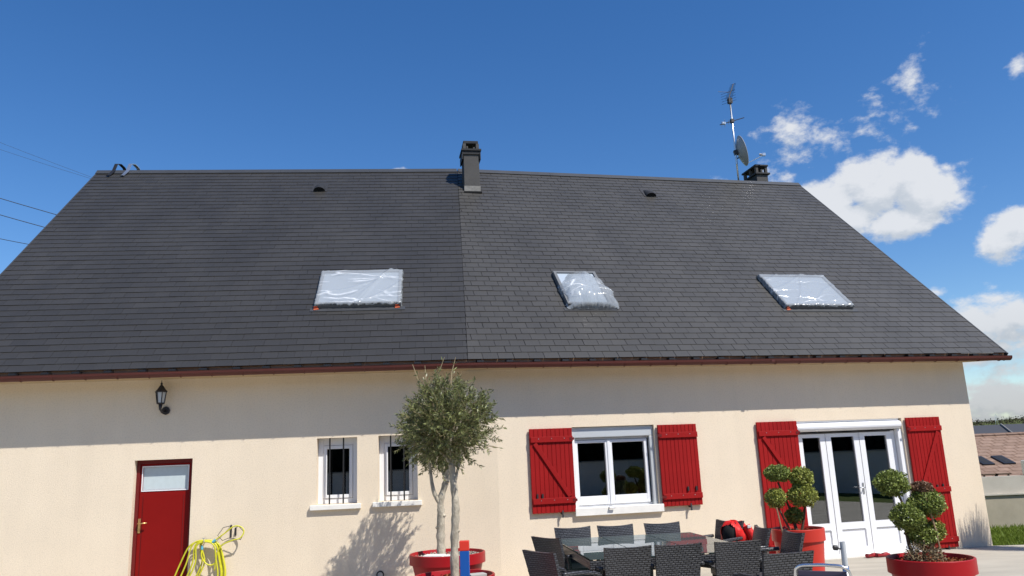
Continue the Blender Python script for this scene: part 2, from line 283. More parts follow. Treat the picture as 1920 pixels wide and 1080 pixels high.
# ------------------------------------------------------------------ mesh helpers
WORLD = {}
I4 = Matrix.Identity(4)
def place(o, parent, M):
    S.collection.objects.link(o)
    if parent is not None:
        o.parent = parent; o.matrix_basis = WORLD[parent.name].inverted() @ M
    else: o.matrix_basis = M
    WORLD[o.name] = M.copy()
    return o
def empty(name, M=I4, label=None, cat=None, group=None, parent=None):
    o = bpy.data.objects.new(name, None); o.empty_display_size = .2
    place(o, parent, M if isinstance(M, Matrix) else Matrix.Translation(M)); tag(o, label, cat, group); return o
def tag(o, label=None, cat=None, group=None, kind=None):
    if label: o['label'] = label
    if cat: o['category'] = cat
    if group: o['group'] = group
    if kind: o['kind'] = kind
    return o
class MB:
    def __init__(s): s.v = []; s.f = []
    def add(s, v, f):
        n = len(s.v); s.v += [tuple(p) for p in v]; s.f += [tuple(i + n for i in q) for q in f]; return s
    def box(s, x0, x1, y0, y1, z0, z1, M=None):
        v = [Vector((x, y, z)) for z in (z0, z1) for y in (y0, y1) for x in (x0, x1)]
        if M: v = [M @ p for p in v]
        return s.add(v, [(0, 2, 3, 1), (4, 5, 7, 6), (0, 1, 5, 4), (2, 6, 7, 3), (0, 4, 6, 2), (1, 3, 7, 5)])
    def quad(s, *p): return s.add(p, [tuple(range(len(p)))])
    def tube(s, path, r, n=8, cap=True):
        P = [Vector(p) for p in path]; rs = r if isinstance(r, (list, tuple)) else [r] * len(P); vs = []; fs = []
        ref = None
        for i, p in enumerate(P):
            d = (P[min(i + 1, len(P) - 1)] - P[max(i - 1, 0)]).normalized()
            if ref is None: ref = d.orthogonal().normalized()
            ref = (ref - d * ref.dot(d)); ref = ref.normalized() if ref.length > 1e-6 else d.orthogonal().normalized()
            b = d.cross(ref)
            for k in range(n):
                a = 2 * math.pi * k / n; vs.append(p + rs[i] * (math.cos(a) * ref + math.sin(a) * b))
        for i in range(len(P) - 1):
            for k in range(n):
                fs.append((i * n + k, i * n + (k + 1) % n, (i + 1) * n + (k + 1) % n, (i + 1) * n + k))
        if cap: fs.append(tuple(range(n - 1, -1, -1))); fs.append(tuple((len(P) - 1) * n + k for k in range(n)))
        return s.add(vs, fs)
    def lathe(s, prof, n=32, c=(0, 0, 0), closed=False):
        vs = []; fs = []
        for r, z in prof:
            for k in range(n):
                a = 2 * math.pi * k / n; vs.append((c[0] + r * math.cos(a), c[1] + r * math.sin(a), c[2] + z))
        m = len(prof)
        for i in range(m - 1 + (1 if closed else 0)):
            j = (i + 1) % m
            for k in range(n): fs.append((i * n + k, i * n + (k + 1) % n, j * n + (k + 1) % n, j * n + k))
        return s.add(vs, fs)
    def sphere(s, c, r, seg=12, rings=8, sq=(1, 1, 1)):
        vs = [(c[0], c[1], c[2] - r * sq[2])]; fs = []
        for i in range(1, rings):
            t = -math.pi / 2 + math.pi * i / rings
            for k in range(seg):
                a = 2 * math.pi * k / seg; vs.append((c[0] + r * sq[0] * math.cos(t) * math.cos(a), c[1] + r * sq[1] * math.cos(t) * math.sin(a), c[2] + r * sq[2] * math.sin(t)))
        vs.append((c[0], c[1], c[2] + r * sq[2])); L = len(vs) - 1
        for k in range(seg):
            fs.append((0, 1 + (k + 1) % seg, 1 + k)); fs.append((L, 1 + (rings - 2) * seg + k, 1 + (rings - 2) * seg + (k + 1) % seg))
        for i in range(rings - 2):
            for k in range(seg): fs.append((1 + i * seg + k, 1 + i * seg + (k + 1) % seg, 1 + (i + 1) * seg + (k + 1) % seg, 1 + (i + 1) * seg + k))
        return s.add(vs, fs)
    def prism(s, poly, x0, x1):       # poly in (y, z) extruded along x
        n = len(poly); v = [(x0, y, z) for y, z in poly] + [(x1, y, z) for y, z in poly]
        return s.add(v, [tuple(range(n - 1, -1, -1)), tuple(range(n, 2 * n))] + [(k, (k + 1) % n, n + (k + 1) % n, n + k) for k in range(n)])
    def mesh(s, name, material, smooth=False):
        me = bpy.data.meshes.new(name); me.from_pydata(s.v, [], s.f); me.materials.append(MATS[material])
        if smooth: me.shade_smooth()
        me.validate(); return me
    def build(s, name, material, parent=None, M=I4, smooth=False, bevel=0, auto=False):
        o = bpy.data.objects.new(name, s.mesh(name, material, smooth)); place(o, parent, M)
        if bevel:
            b = o.modifiers.new('bevel', 'BEVEL'); b.width = bevel; b.segments = 2; b.limit_method = 'ANGLE'; b.angle_limit = R(40)
        return o
def from_np(name, V, F, material, parent=None, M=I4, tone=None, smooth=False):
    me = bpy.data.meshes.new(name); V = np.asarray(V, np.float32); F = np.asarray(F, np.int32)
    me.vertices.add(len(V)); me.vertices.foreach_set('co', V.ravel()); k = F.shape[1]
    me.loops.add(F.size); me.loops.foreach_set('vertex_index', F.ravel()); me.polygons.add(len(F))
    me.polygons.foreach_set('loop_start', np.arange(0, F.size, k, dtype=np.int32)); me.polygons.foreach_set('loop_total', np.full(len(F), k, np.int32))
    if tone is not None:
        a = me.attributes.new('tone', 'FLOAT', 'FACE'); a.data.foreach_set('value', np.asarray(tone, np.float32))
    me.materials.append(MATS[material]); me.update(calc_edges=True); me.validate()
    if smooth: me.shade_smooth()
    o = bpy.data.objects.new(name, me); place(o, parent, M); return o
def copy_tree(o, M, parent=None):
    """copy a thing with its parts (and their sub-parts); M is the new world matrix"""
    c = o.copy(); S.collection.objects.link(c); c.parent = parent
    if parent is None: c.matrix_basis = M
    WORLD[c.name] = M.copy()
    for ch in o.children:
        k = ch.copy(); S.collection.objects.link(k); k.parent = c; k.matrix_parent_inverse = Matrix.Identity(4)
        for g in ch.children:
            q = g.copy(); S.collection.objects.link(q); q.parent = k
    return c
def leaves(C, N, length, width, curl=.0, spread=1.0):
    """leaf quads (rhombus) at centres C, axis directions N"""
    n = len(C); N = N / (np.linalg.norm(N, axis=1, keepdims=True) + 1e-9)
    q = rng.normal(size=(n, 3)); b = np.cross(N, q); b /= np.linalg.norm(b, axis=1, keepdims=True) + 1e-9
    L = (length * rng.uniform(.7, 1.25, n))[:, None]; w = (width * rng.uniform(.75, 1.2, n))[:, None]
    V = np.stack([C - N * L * .5, C + b * w * .5, C + N * L * .5, C - b * w * .5], 1).reshape(-1, 3)
    F = np.arange(4 * n).reshape(n, 4); return V, F

# ------------------------------------------------------------------ ground and terrain
C = Vector((-.327, 12.117, 0))
TH_R, TH_L = R(12.99), R(5.85)
MR = Matrix.Translation(C) @ Matrix.Rotation(TH_R, 4, 'Z')
ML = Matrix.Translation(C) @ Matrix.Rotation(TH_L, 4, 'Z')
def Rw(x, y, z): return MR @ Vector((x, y, z))
def Lw(x, y, z): return ML @ Vector((x, y, z))

tag(MB().quad((-2500, -2500, -3.3), (2500, -2500, -3.3), (2500, 3500, -3.3), (-2500, 3500, -3.3)).build('fields', 'fields'), kind='structure')
yard = MB().box(-40, 40, -40, 17.35, -3.25, -.06).build('yard_ground', 'lawn'); tag(yard, kind='structure')
# terrace slab: front edge beyond the camera, right edge where the lawn begins
tp = [(-14, -9.1), (16, -9.1), (16, 12.9), (10.5, 13.55), (8.75, 13.93), (7.93, 14.02), (7.6, 14.3), (-14, 14.3)]
m = MB(); n = len(tp)
m.add([(x, y, 0) for x, y in tp] + [(x, y, -.3) for x, y in tp], [tuple(range(n))] + [(k, n + k, n + (k + 1) % n, (k + 1) % n) for k in range(n)])
tag(m.build('terrace', 'terrace'), kind='structure')
# lawn blades on the strip in view at the right of the house
n = 26000
px = rng.uniform(7.0, 17, n); py = rng.uniform(13.2, 17.3, n)
lim = np.interp(px, [7.0, 7.6, 7.93, 8.75, 10.5, 16], [14.3, 14.3, 14.05, 13.97, 13.6, 12.95])
k = py > lim; px, py = px[k], py[k]; n = len(px)
hh = rng.uniform(.04, .11, n); a = rng.uniform(0, 6.28, n); w = .012
dx, dy = np.cos(a) * w, np.sin(a) * w; lx, ly = rng.normal(0, .03, n), rng.normal(0, .03, n)
V = np.stack([np.stack([px - dx, py - dy, np.full(n, -.06)], 1), np.stack([px + dx, py + dy, np.full(n, -.06)], 1), np.stack([px + lx, py + ly, hh - .06], 1)], 1).reshape(-1, 3)
g = from_np('grass', V, np.arange(3 * n).reshape(n, 3), 'grass_blade', tone=rng.uniform(0, 1, n)); tag(g, 'short green lawn grass beside the house corner', 'grass', kind='stuff')

# ------------------------------------------------------------------ the house
house = empty('house', Matrix.Translation(C), 'cream rendered house with dark slate roof, red shutters and dark red gutter', 'house')
EL, ER, ZE, D, ZR = .537, .480, 3.173, 4.9726, 8.2985
XR_END, XL_END = 8.51, -7.70
RR_END, RL_END = 9.04, -8.18
def meet(oR, oL):
    """plan intersection of the two wings' lines at local y = oR / oL; returns local x in each wing"""
    a = Rw(0, oR, 0).xy; b = Lw(0, oL, 0).xy
    d1 = Vector((math.cos(TH_R), math.sin(TH_R))); d2 = Vector((math.cos(TH_L), math.sin(TH_L)))
    det = d1.x * -d2.y + d2.x * d1.y; r = b - a
    t = (r.x * -d2.y + d2.x * r.y) / det; q = a + t * d1
    return t, (q - C.xy).dot(d2), q
eR, eL, _ = meet(-ER, -EL); tR, tL, _ = meet(D, D); bR, bL, _ = meet(2 * D, 2 * D)

def wall_sheet(mb, x0, x1, z0, z1, holes, depth, y=0):
    xs = sorted({x0, x1, *[h[0] for h in holes], *[h[1] for h in holes]}); zs = sorted({z0, z1, *[h[2] for h in holes], *[h[3] for h in holes]})
    xs = [x for x in xs if x0 <= x <= x1]; zs = [z for z in zs if z0 <= z <= z1]
    for i in range(len(xs) - 1):
        for j in range(len(zs) - 1):
            cx, cz = (xs[i] + xs[i + 1]) / 2, (zs[j] + zs[j + 1]) / 2
            if any(h[0] < cx < h[1] and h[2] < cz < h[3] for h in holes): continue
            mb.quad((xs[i], y, zs[j]), (xs[i + 1], y, zs[j]), (xs[i + 1], y, zs[j + 1]), (xs[i], y, zs[j + 1]))
            mb.quad((xs[i], y + depth, zs[j + 1]), (xs[i + 1], y + depth, zs[j + 1]), (xs[i + 1], y + depth, zs[j]), (xs[i], y + depth, zs[j]))
    for a, b, c, d in holes:
        mb.quad((a, y, c), (a, y, d), (a, y + depth, d), (a, y + depth, c)); mb.quad((b, y, d), (b, y, c), (b, y + depth, c), (b, y + depth, d))
        mb.quad((a, y, d), (b, y, d), (b, y + depth, d), (a, y + depth, d)); mb.quad((a, y, c), (a, y + depth, c), (b, y + depth, c), (b, y, c))
    return mb
WIN = (1.19, 2.55, .955, 2.205); FRW = (5.065, 7.085, -.06, 2.18)
DOOR = (-5.255, -4.445, -.06, 1.96); SW1 = (-2.672, -2.085, 1.222, 2.175); SW2 = (-1.772, -1.198, 1.228, 2.18)
ZW = 3.14
wR = wall_sheet(MB(), 0, XR_END, -.1, ZW, [WIN, FRW], .24)
SX = (ZR - ZE) / (D + ER)
zt = ZE + ER * SX - .1
gable = [(0, -.1), (2 * D, -.1), (2 * D, zt), (D, ZR - .1), (0, zt)]
wR.prism([(y, z) for y, z in gable], XR_END - .02, XR_END) if False else None
wR.add([(XR_END, y, z) for y, z in gable], [(0, 1, 2, 3, 4)])
wR.quad((bR, 2 * D, -.1), (bR, 2 * D, zt), (XR_END, 2 * D, zt), (XR_END, 2 * D, -.1))
w = wR.build('wall', 'render', house, MR)
wL = wall_sheet(MB(), XL_END, 0, -.1, ZW, [DOOR, SW1, SW2], .24)
wL.add([(XL_END, y, z) for y, z in gable], [(4, 3, 2, 1, 0)])
wL.quad((XL_END, 2 * D, -.1), (XL_END, 2 * D, zt), (bL, 2 * D, zt), (bL, 2 * D, -.1))
wL.build('wall', 'render', house, ML)
# rooms behind the openings: floor, ceiling, back wall
for M_, a, b in ((MR, .15, XR_END - .05), (ML, XL_END + .05, -.15)):
    MB().box(a, b, .26, 4.6, -.08, .012).build('room_floor', 'room_floor', house, M_)
    MB().box(a, b, .245, 4.6, 2.62, 2.7).build('room_ceiling', 'room_wall', house, M_)
    MB().box(a, b, 4.6, 4.7, -.05, 2.6).build('room_wall', 'room_wall', house, M_)
MB().box(3.8, 3.9, .245, 4.6, .02, 2.61).build('room_wall', 'room_wall', house, MR)
MB().box(-.05, .05, .3, 4.6, .02, 2.61).build('room_wall', 'room_wall', house, MR)

# --- eaves: soffit, fascia, gutter with brackets
def half_round(x0, x1, yc, zc, ro=.066, ri=.060):
    pts = []
    for k in range(13): a = math.pi + math.pi * k / 12; pts.append((yc + ro * math.cos(a), zc + ro * math.sin(a)))
    pts += [(yc + ro + .004, zc + .01), (yc + ri, zc + .01)]
    for k in range(13): a = 2 * math.pi - math.pi * k / 12; pts.append((yc + ri * math.cos(a), zc + ri * math.sin(a)))
    pts += [(yc - ri, zc + .012), (yc - ro - .006, zc + .012)]
    return MB().prism(pts, x0, x1)
for M_, e, x0, x1 in ((ML, EL, RL_END - .1, eL), (MR, ER, eR, 9.105)):
    yc = -(e - .066)
    gut = half_round(x0, x1, yc, ZE - .012).build('gutter', 'gutter_red', house, M_)
    if M_ is MR: MB().prism([(yc + .066 * math.cos(math.pi + math.pi * k / 12), ZE - .012 + .066 * math.sin(math.pi + math.pi * k / 12)) for k in range(13)], x1 + .0005, x1 + .006).build('end_cap', 'gutter_red', gut, M_)
    MB().box(x0 + (.02 if M_ is MR else 0), x1 - (.05 if M_ is MR else 0), -(e - .095), -(e - .12), ZE - .07, ZE + .058).build('fascia', 'fascia', house, M_)
    MB().quad((x0, -(e - .12), ZE - .06), (x0, -.001, ZE - .052), (x1 - (.55 if M_ is MR else 0), -.001, ZE - .052), (x1 - (.02 if M_ is MR else 0), -(e - .12), ZE - .06)).build('soffit', 'soffit', house, M_)
    br = None; x = x0 + .2; r_ = random.Random(3)
    while x < x1 - .05:
        hook = MB().box(-.05, .05, yc - .068, yc + .085, ZE + .004, ZE + .034).build('gutter_hook', 'black_metal', house, M_ @ Matrix.Translation((x + r_.uniform(-.02, .02), 0, 0)))
        pts = [(0, yc + .070 * math.cos(a), ZE - .012 + .070 * math.sin(a)) for a in [math.pi * (1.15 + .07 * k) for k in range(11)]]
        MB().tube(pts, .006, 5).build('strap', 'gutter_red', hook, M_ @ Matrix.Translation((x + .1, 0, 0)))
        x += .432
MB().box(4.46, 4.52, -(ER + .004), -(ER - .0), ZE - .05, ZE - .012).build('gutter_joint', 'gutter_red', house, MR)

# --- roof: deck, slates, hip, ridge
roof = MB()
def wing(e):
    run, rise = D + e, ZR - ZE; L_ = math.hypot(run, rise); return L_, math.atan2(rise, run)
LR_, AR = wing(ER); LL_, AL = wing(EL)
FR = MR @ Matrix.Translation((0, -ER, ZE)) @ Matrix.Rotation(AR, 4, 'X')      # roof frames: x along the eave, y up the slope, z off the roof
FL = ML @ Matrix.Translation((0, -EL, ZE)) @ Matrix.Rotation(AL, 4, 'X')
def deck(F, pts):
    n = len(pts); return MB().add([(x, y, -.014) for x, y in pts] + [(x, y, -.04) for x, y in pts], [tuple(range(n)), tuple(range(2 * n - 1, n - 1, -1))] + [(k, n + k, n + (k + 1) % n, (k + 1) % n) for k in range(n)])
roof = deck(FR, [(eR, .14), (RR_END, .14), (RR_END, LR_), (tR, LR_)]).build('roof', 'deck', house, FR)
deck(FL, [(RL_END, .14), (eL, .14), (tL, LL_), (RL_END, LL_)]).build('roof_deck', 'deck', roof, FL)
# rear slopes
bk = MB(); ze2 = ZE + .05
for M_, x0, x1, xb0, xb1 in ((MR, tR, RR_END, bR, RR_END), (ML, RL_END, tL, RL_END, bL)):
    MB().quad((x0, D, ZR - .01), (x1, D, ZR - .01), (xb1, 2 * D + .5, ze2), (xb0, 2 * D + .5, ze2)).build('rear_slope', 'slate_single', roof, M_)
# barge boards on the gables
for F, x0, x1, L_ in ((FR, RR_END + .002, RR_END + .03, LR_), (FL, RL_END - .03, RL_END - .002, LL_)):
    MB().box(x0, x1, .05, L_, -.15, .012).build('barge_board', 'zinc', house, F)

SKYL = {'L': [(-2.825, -1.445, 1.60, 2.70)], 'R': [(1.425, 2.215, 1.52, 2.64), (5.50, 6.885, 1.50, 2.61)]}
EXPO = .1662; SW = .238
def clip(poly, nx, ny, c):           # keep nx*x+ny*y <= c
    out = []
    for i in range(len(poly)):
        p, q = poly[i], poly[(i + 1) % len(poly)]; dp, dq = nx * p[0] + ny * p[1] - c, nx * q[0] + ny * q[1] - c
        if dp <= 0: out.append(p)
        if dp * dq < 0: t = dp / (dp - dq); out.append((p[0] + t * (q[0] - p[0]), p[1] + t * (q[1] - p[1])))
    return out
camp = Vector((0, 0, EYE))
def seen(p):
    v = p - camp; z = v.dot(_fw); return 960 + FPX * v.dot(_ir) / z, 540 - FPX * v.dot(_iu) / z
SL = []
rs = random.Random(21)
for tagw, F, L_, gap in (('R', FR, LR_, .0065), ('L', FL, LL_, .003)):
    hx0, hx1 = (eR, tR) if tagw == 'R' else (eL, tL)
    rows = int((L_ - .075) / EXPO) + 1
    for r in range(rows):
        s0 = .075 + r * EXPO; s1 = min(s0 + EXPO + .035, L_ - .005)
        off = (SW / 2 if r % 2 else 0) + rs.uniform(-.012, .012)
        lo, hi = (min(hx0, hx1) - .5, RR_END + .01) if tagw == 'R' else (RL_END - .01, max(hx0, hx1) + .5)
        k0 = math.floor((lo - off) / SW)
        x = off + k0 * SW
        while x < hi:
            a, b = x + gap / 2 + rs.uniform(-.0015, .0015), x + SW - gap / 2 + rs.uniform(-.0015, .0015)
            x += SW
            dyj = rs.uniform(-.003, .003)
            poly = [(a, s0 + dyj), (b, s0 + dyj), (b, s1), (a, s1)]
            cxm, cym = (a + b) / 2, s0 + EXPO / 2
            if any(q[0] < a and b < q[1] and q[2] < s0 and s1 < q[3] for q in SKYL[tagw]): continue      # wholly under a skylight
            # hip line: x = hx0 + (hx1-hx0)*s/L
            kx = (hx1 - hx0) / L_
            full = poly
            if tagw == 'R': poly = clip(poly, -1, kx, -hx0 - .003); poly = clip(poly, 1, 0, RR_END + .005) if poly else poly
            else: poly = clip(poly, 1, -kx, hx0 - .003); poly = clip(poly, -1, 0, -RL_END + .005) if poly else poly
            if len(poly) < 3: continue
            SL.append((tagw, F, poly, s0 + dyj, len(poly) == 4 and poly == full, a, b, s1))
def hgt(s, s0): return .0118 - .0098 * (s - s0) / .2
rank = []
for i, q in enumerate(SL):
    F, poly, s0 = q[1], q[2], q[3]
    if not q[4]: continue
    P = [F @ Vector((x, min(s, s0 + EXPO), .01)) for x, s in poly]
    px = [seen(p) for p in P]
    if min(p[0] for p in px) < 2 or max(p[0] for p in px) > 1918: continue
    ar = .5 * abs(sum(px[k][0] * px[(k + 1) % 4][1] - px[(k + 1) % 4][0] * px[k][1] for k in range(4)))
    rank.append((ar, i))
rank.sort(reverse=True); single = {i for _, i in rank[:300]}
base_slate = {}
Vn, Fn, Tn = {'L': [], 'R': []}, {'L': [], 'R': []}, {'L': [], 'R': []}
for i, (tw, F, poly, s0, full, a, b, s1) in enumerate(SL):
    tilt = rs.uniform(-.0012, .0012)
    if i in single:
        if tw not in base_slate:
            w_ = SW - (.0065 if tw == 'R' else .003); l_ = EXPO + .035
            mb = MB(); t_, b_ = hgt(0, 0), hgt(l_, 0)
            mb.add([(0, 0, t_ - .0078), (w_, 0, t_ - .0078), (w_, l_, b_ - .0078), (0, l_, b_ - .0078), (0, 0, t_), (w_, 0, t_), (w_, l_, b_), (0, l_, b_)],
                   [(3, 2, 1, 0), (4, 5, 6, 7), (0, 1, 5, 4), (1, 2, 6, 5), (2, 3, 7, 6), (3, 0, 4, 7)])
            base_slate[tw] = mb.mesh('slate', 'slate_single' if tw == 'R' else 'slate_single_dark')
        o = bpy.data.objects.new('slate', base_slate[tw])
        place(o, roof, F @ Matrix.Translation((a, s0, tilt)))
        continue
    n = len(poly); k = len(Vn[tw])
    Vn[tw] += [(x, s, hgt(s, s0) + tilt) for x, s in poly] + [(x, s, hgt(s, s0) + tilt - .0078) for x, s in poly]
    fs = [tuple(k + j for j in range(n))] + [(k + j, k + n + j, k + n + (j + 1) % n, k + (j + 1) % n) for j in range(n)]
    Fn[tw] += fs; Tn[tw] += [rs.random()] * len(fs)
for tw, F in (('R', FR), ('L', FL)):
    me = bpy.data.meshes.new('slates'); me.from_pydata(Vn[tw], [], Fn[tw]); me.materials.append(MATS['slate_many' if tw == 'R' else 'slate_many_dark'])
    at = me.attributes.new('tone', 'FLOAT', 'FACE'); at.data.foreach_set('value', np.array(Tn[tw], np.float32))
    o = bpy.data.objects.new('slates', me); place(o, roof, F); tag(o, kind='stuff')
# ridge caps, about two metres each
def ridge(F, L_, x0, x1, M_):
    x = x0; n = max(1, round((x1 - x0) / 2.0)); st = (x1 - x0) / n
    for k in range(n):
        a, b = x0 + k * st, x0 + (k + 1) * st - .003
        e = ER if M_ is MR else EL; ang = AR if M_ is MR else AL
        c, s = math.cos(ang), math.sin(ang); hb, ht, wd = .016, .024, .115
        y1, z1 = D - wd * c - hb * s, ZR - wd * s + hb * c
        y2, z2 = D - wd * c - ht * s, ZR - wd * s + ht * c
        poly = [(y1, z1), (y2, z2), (D, ZR + .05), (2 * D - y2, z2), (2 * D - y1, z1), (D, ZR + .03)]
        MB().prism(poly, a, b).build('ridge_cap', 'zinc', roof, M_)
ridge(FL, LL_, RL_END - .03, tL - .01, ML); ridge(FR, LR_, tR + .01, RR_END + .03, MR)
# fine metal strip in the hip joint
pa, pb = FR @ Vector((eR, .08, .002)), FR @ Vector((tR, LR_ - .1, .002))
MB().tube([pa, pb], .006, 5).build('hip_strip', 'deck', roof)

# --- skylights (parts of the house) and the plastic film over them (things)
def skylight(F, x0, x1, s0, s1, h=.095):
    g = .05
    fr = MB(); fr.box(x0, x1, s0, s0 + g, -.02, h); fr.box(x0, x1, s1 - g, s1, -.02, h); fr.box(x0, x0 + g, s0 + g + .001, s1 - g - .001, -.02, h); fr.box(x1 - g, x1, s0 + g + .001, s1 - g - .001, -.02, h)
    s_ = fr.build('skylight', 'skylight_frame', house, F)
    MB().box(x0 + g + .001, x1 - g - .001, s0 + g + .001, s1 - g - .001, .03, .07).build('pane', 'skylight_blind', s_, F)
    MB().box(x0 - .07, x1 + .07, s0 - .10, s0 - .002, .012, .017).build('apron', 'zinc', s_, F)
    MB().box(x0 + .0, x1, s1 + .002, s1 + .05, .0, .05).build('top_flashing', 'zinc', s_, F)
def film(F, x0, x1, s0, s1, h, label, bulge, seed, skew=0, irregular=0.):
    r_ = np.random.default_rng(seed); nx, ny = 70, 56
    u = np.linspace(-.06, 1.06, nx); v = np.linspace(-.022, 1.05, ny); U, V_ = np.meshgrid(u, v)
    X = x0 + U * (x1 - x0); Y = s0 + V_ * (s1 - s0)
    edge = np.maximum(np.maximum(-U, U - 1) * (x1 - x0), np.maximum(-V_, V_ - 1) * (s1 - s0)); edge = np.clip(edge, 0, 1)
    Z = h + .008 - edge * 1.35
    X = np.where(U < 0, x0 - .006 - (-U) * .06, np.where(U > 1, x1 + .006 + (U - 1) * .06, X))
    Y = np.where(V_ < 0, s0 - .008 - (-V_) * .12, np.where(V_ > 1, s1 + .006 + (V_ - 1) * .08, Y))
    inside = (edge == 0)
    w = np.zeros_like(X)
    for k in range(9):
        a = r_.uniform(.3, 1.1); o = r_.uniform(-.6, 1.4); wd = r_.uniform(.012, .03); d = (X - x0) * math.sin(a) - (Y - s0) * math.cos(a) - o + .08 * np.sin(X * 4 + k)
        w += r_.uniform(.006, .018) * np.exp(-(d / wd) ** 2)
    w += .004 * np.sin(X * 9 + Y * 5 + seed) + bulge * np.clip(4 * U * (1 - U), 0, 1) * np.clip(4 * V_ * (1 - V_), 0, 1)
    Z = Z + np.where(inside, w, r_.normal(0, .006, X.shape))
    X = X + np.where(inside, 0, r_.normal(0, .008, X.shape)); Y = Y + np.where(inside, 0, r_.normal(0, .008, X.shape))
    if irregular:        # loose bag: rounded top, gathered hem, soft pleats
        rr = np.sqrt(((U - .5) / .5) ** 2 + ((V_ - .35) / .65) ** 2); ang = np.arctan2(V_ - .35, U - .5)
        sq = np.where(V_ > .35, np.sqrt(np.clip(1 - .42 * np.clip((V_ - .35) / .7, 0, 1) ** 2.5, .05, 1)), 1 + .05 * np.sin(V_ * 20))
        X = (x0 + x1) / 2 + (X - (x0 + x1) / 2) * sq * 1.08 + .02 * np.sin(V_ * 9)
        Z = .10 + np.clip(1 - rr ** 3, -.6, 1) * .15 + .018 * np.sin(ang * 9 + 2 * rr) * np.clip(rr, 0, 1) + .03 * np.abs(np.sin(U * 11 + 3 * V_)) * np.clip(.75 - V_, 0, 1) + .015 * np.sin(U * 8) * np.sin(V_ * 6) + r_.normal(0, .004, X.shape) - np.clip(edge, 0, .1)
        Z = .03 + (np.maximum(Z, .03) - .03) * np.clip((V_ + .022) / .16, 0, 1) ** .5
    Vv = np.stack([X, Y, Z], -1).reshape(-1, 3); idx = np.arange(nx * ny).reshape(ny, nx)
    Fc = np.stack([idx[:-1, :-1], idx[:-1, 1:], idx[1:, 1:], idx[1:, :-1]], -1).reshape(-1, 4)
    o = from_np('plastic_film', Vv, Fc, 'film', None, F, smooth=True); tag(o, label, 'plastic film', 'plastic sheets over the skylights')
skylight(FL, *SKYL['L'][0]); skylight(FR, *SKYL['R'][0]); skylight(FR, *SKYL['R'][1])
film(FL, *SKYL['L'][0], .095, 'creased clear plastic film over the skylight left of the roof hip', .01, 4)
film(FR, 1.46, 2.27, 1.47, 2.60, .11, 'bulging crumpled plastic film over the small middle skylight', .09, 9, irregular=1.)
film(FR, *SKYL['R'][1], .095, 'taut plastic film over the skylight nearest the right gable', .015, 14)
for F, x, s in ((FL, -2.80, 1.555), (FL, -1.50, 1.565), (FR, 5.55, 1.455)):
    t_ = MB().box(-.04, .04, -.02, .02, .02, .027).box(-.03, .03, .0205, .03, .02, .06).build('adhesive_tape', 'orange', None, F @ Matrix.Translation((x, s, 0)) @ Matrix.Rotation(.25, 4, 'Z'))
    tag(t_, {-2.80: 'orange tape scrap at left corner of the film left of the hip', -1.50: 'orange tape scrap at right corner of the film left of the hip', 5.55: 'orange tape scrap under the film nearest the right gable'}[x], 'tape', 'orange tape scraps holding film')

# --- roof vents
def vent(F, x, s):
    m = MB(); n = 10; prof = []
    for k in range(n + 1):
        a = math.pi * k / n; prof.append((.125 * math.cos(a), .105 * math.sin(a)))
    v = [(p[0], 0, p[1]) for p in prof] + [(p[0] * .95, .12, p[1] * .95) for p in prof] + [(p[0] * .7, .36, p[1] * .1) for p in prof]; f = []
    for j in range(2):
        for k in range(n): f.append((j * (n + 1) + k, j * (n + 1) + k + 1, (j + 1) * (n + 1) + k + 1, (j + 1) * (n + 1) + k))
    m.add(v, f); h = m.build('roof_vent', 'chimney_dark', house, F @ Matrix.Translation((x, s, .008)), smooth=True)
    MB().add([(p[0] * .97, .006, p[1] * .97) for p in prof], [tuple(range(n + 1))]).build('grille', 'deck', h, F @ Matrix.Translation((x, s, .008)))
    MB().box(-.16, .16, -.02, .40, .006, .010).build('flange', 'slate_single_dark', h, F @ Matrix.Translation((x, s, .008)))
vent(FL, -3.29, 6.36); vent(FR, 4.66, 6.35)

# --- chimneys
def chimney1():
    M = MR @ Matrix.Translation((.505, 4.13 + .2, 0)) @ Matrix.Rotation(R(-3), 4, 'Z')
    c = MB().box(-.17, .17, -.2, .2, 6.9, 8.40).build('chimney', 'chimney_grey', house, M, bevel=.006)
    MB().box(-.195, .195, -.225, .225, 8.36, 8.475).box(-.22, .22, -.25, .25, 8.44, 8.48).build('skirt', 'chimney_dark', c, M)
    sk = MB(); 
    for (a, b) in ((-.205, -.185), (.185, .205)): sk.box(a, b, -.235, .235, 8.24, 8.40)
    sk.box(-.185, .185, .215, .235, 8.26, 8.38); sk.build('skirt', 'chimney_dark', c, M)
    pot = MB()
    for sx in (-1, 1):
        for sy in (-1, 1): pot.box(sx * .145 - .035, sx * .145 + .035, sy * .145 - .035, sy * .145 + .035, 8.48, 8.63)
    pot.box(-.10, -.06, -.15, -.11, 8.48, 8.58); pot.box(.05, .11, -.15, -.11, 8.48, 8.56)
    pot.build('chimney_pot', 'chimney_grey', c, M, bevel=.008)
    MB().box(-.165, .165, -.165, .165, 8.632, 8.70).build('cap', 'chimney_dark', c, M, bevel=.01)
    MB().box(-.178, .178, -.235, -.2005, 7.45, 7.62).build('flashing', 'flashing', c, M)
    MB().box(-.19, .20, -.30, -.236, 7.44, 7.475).build('flashing', 'deck', c, M)
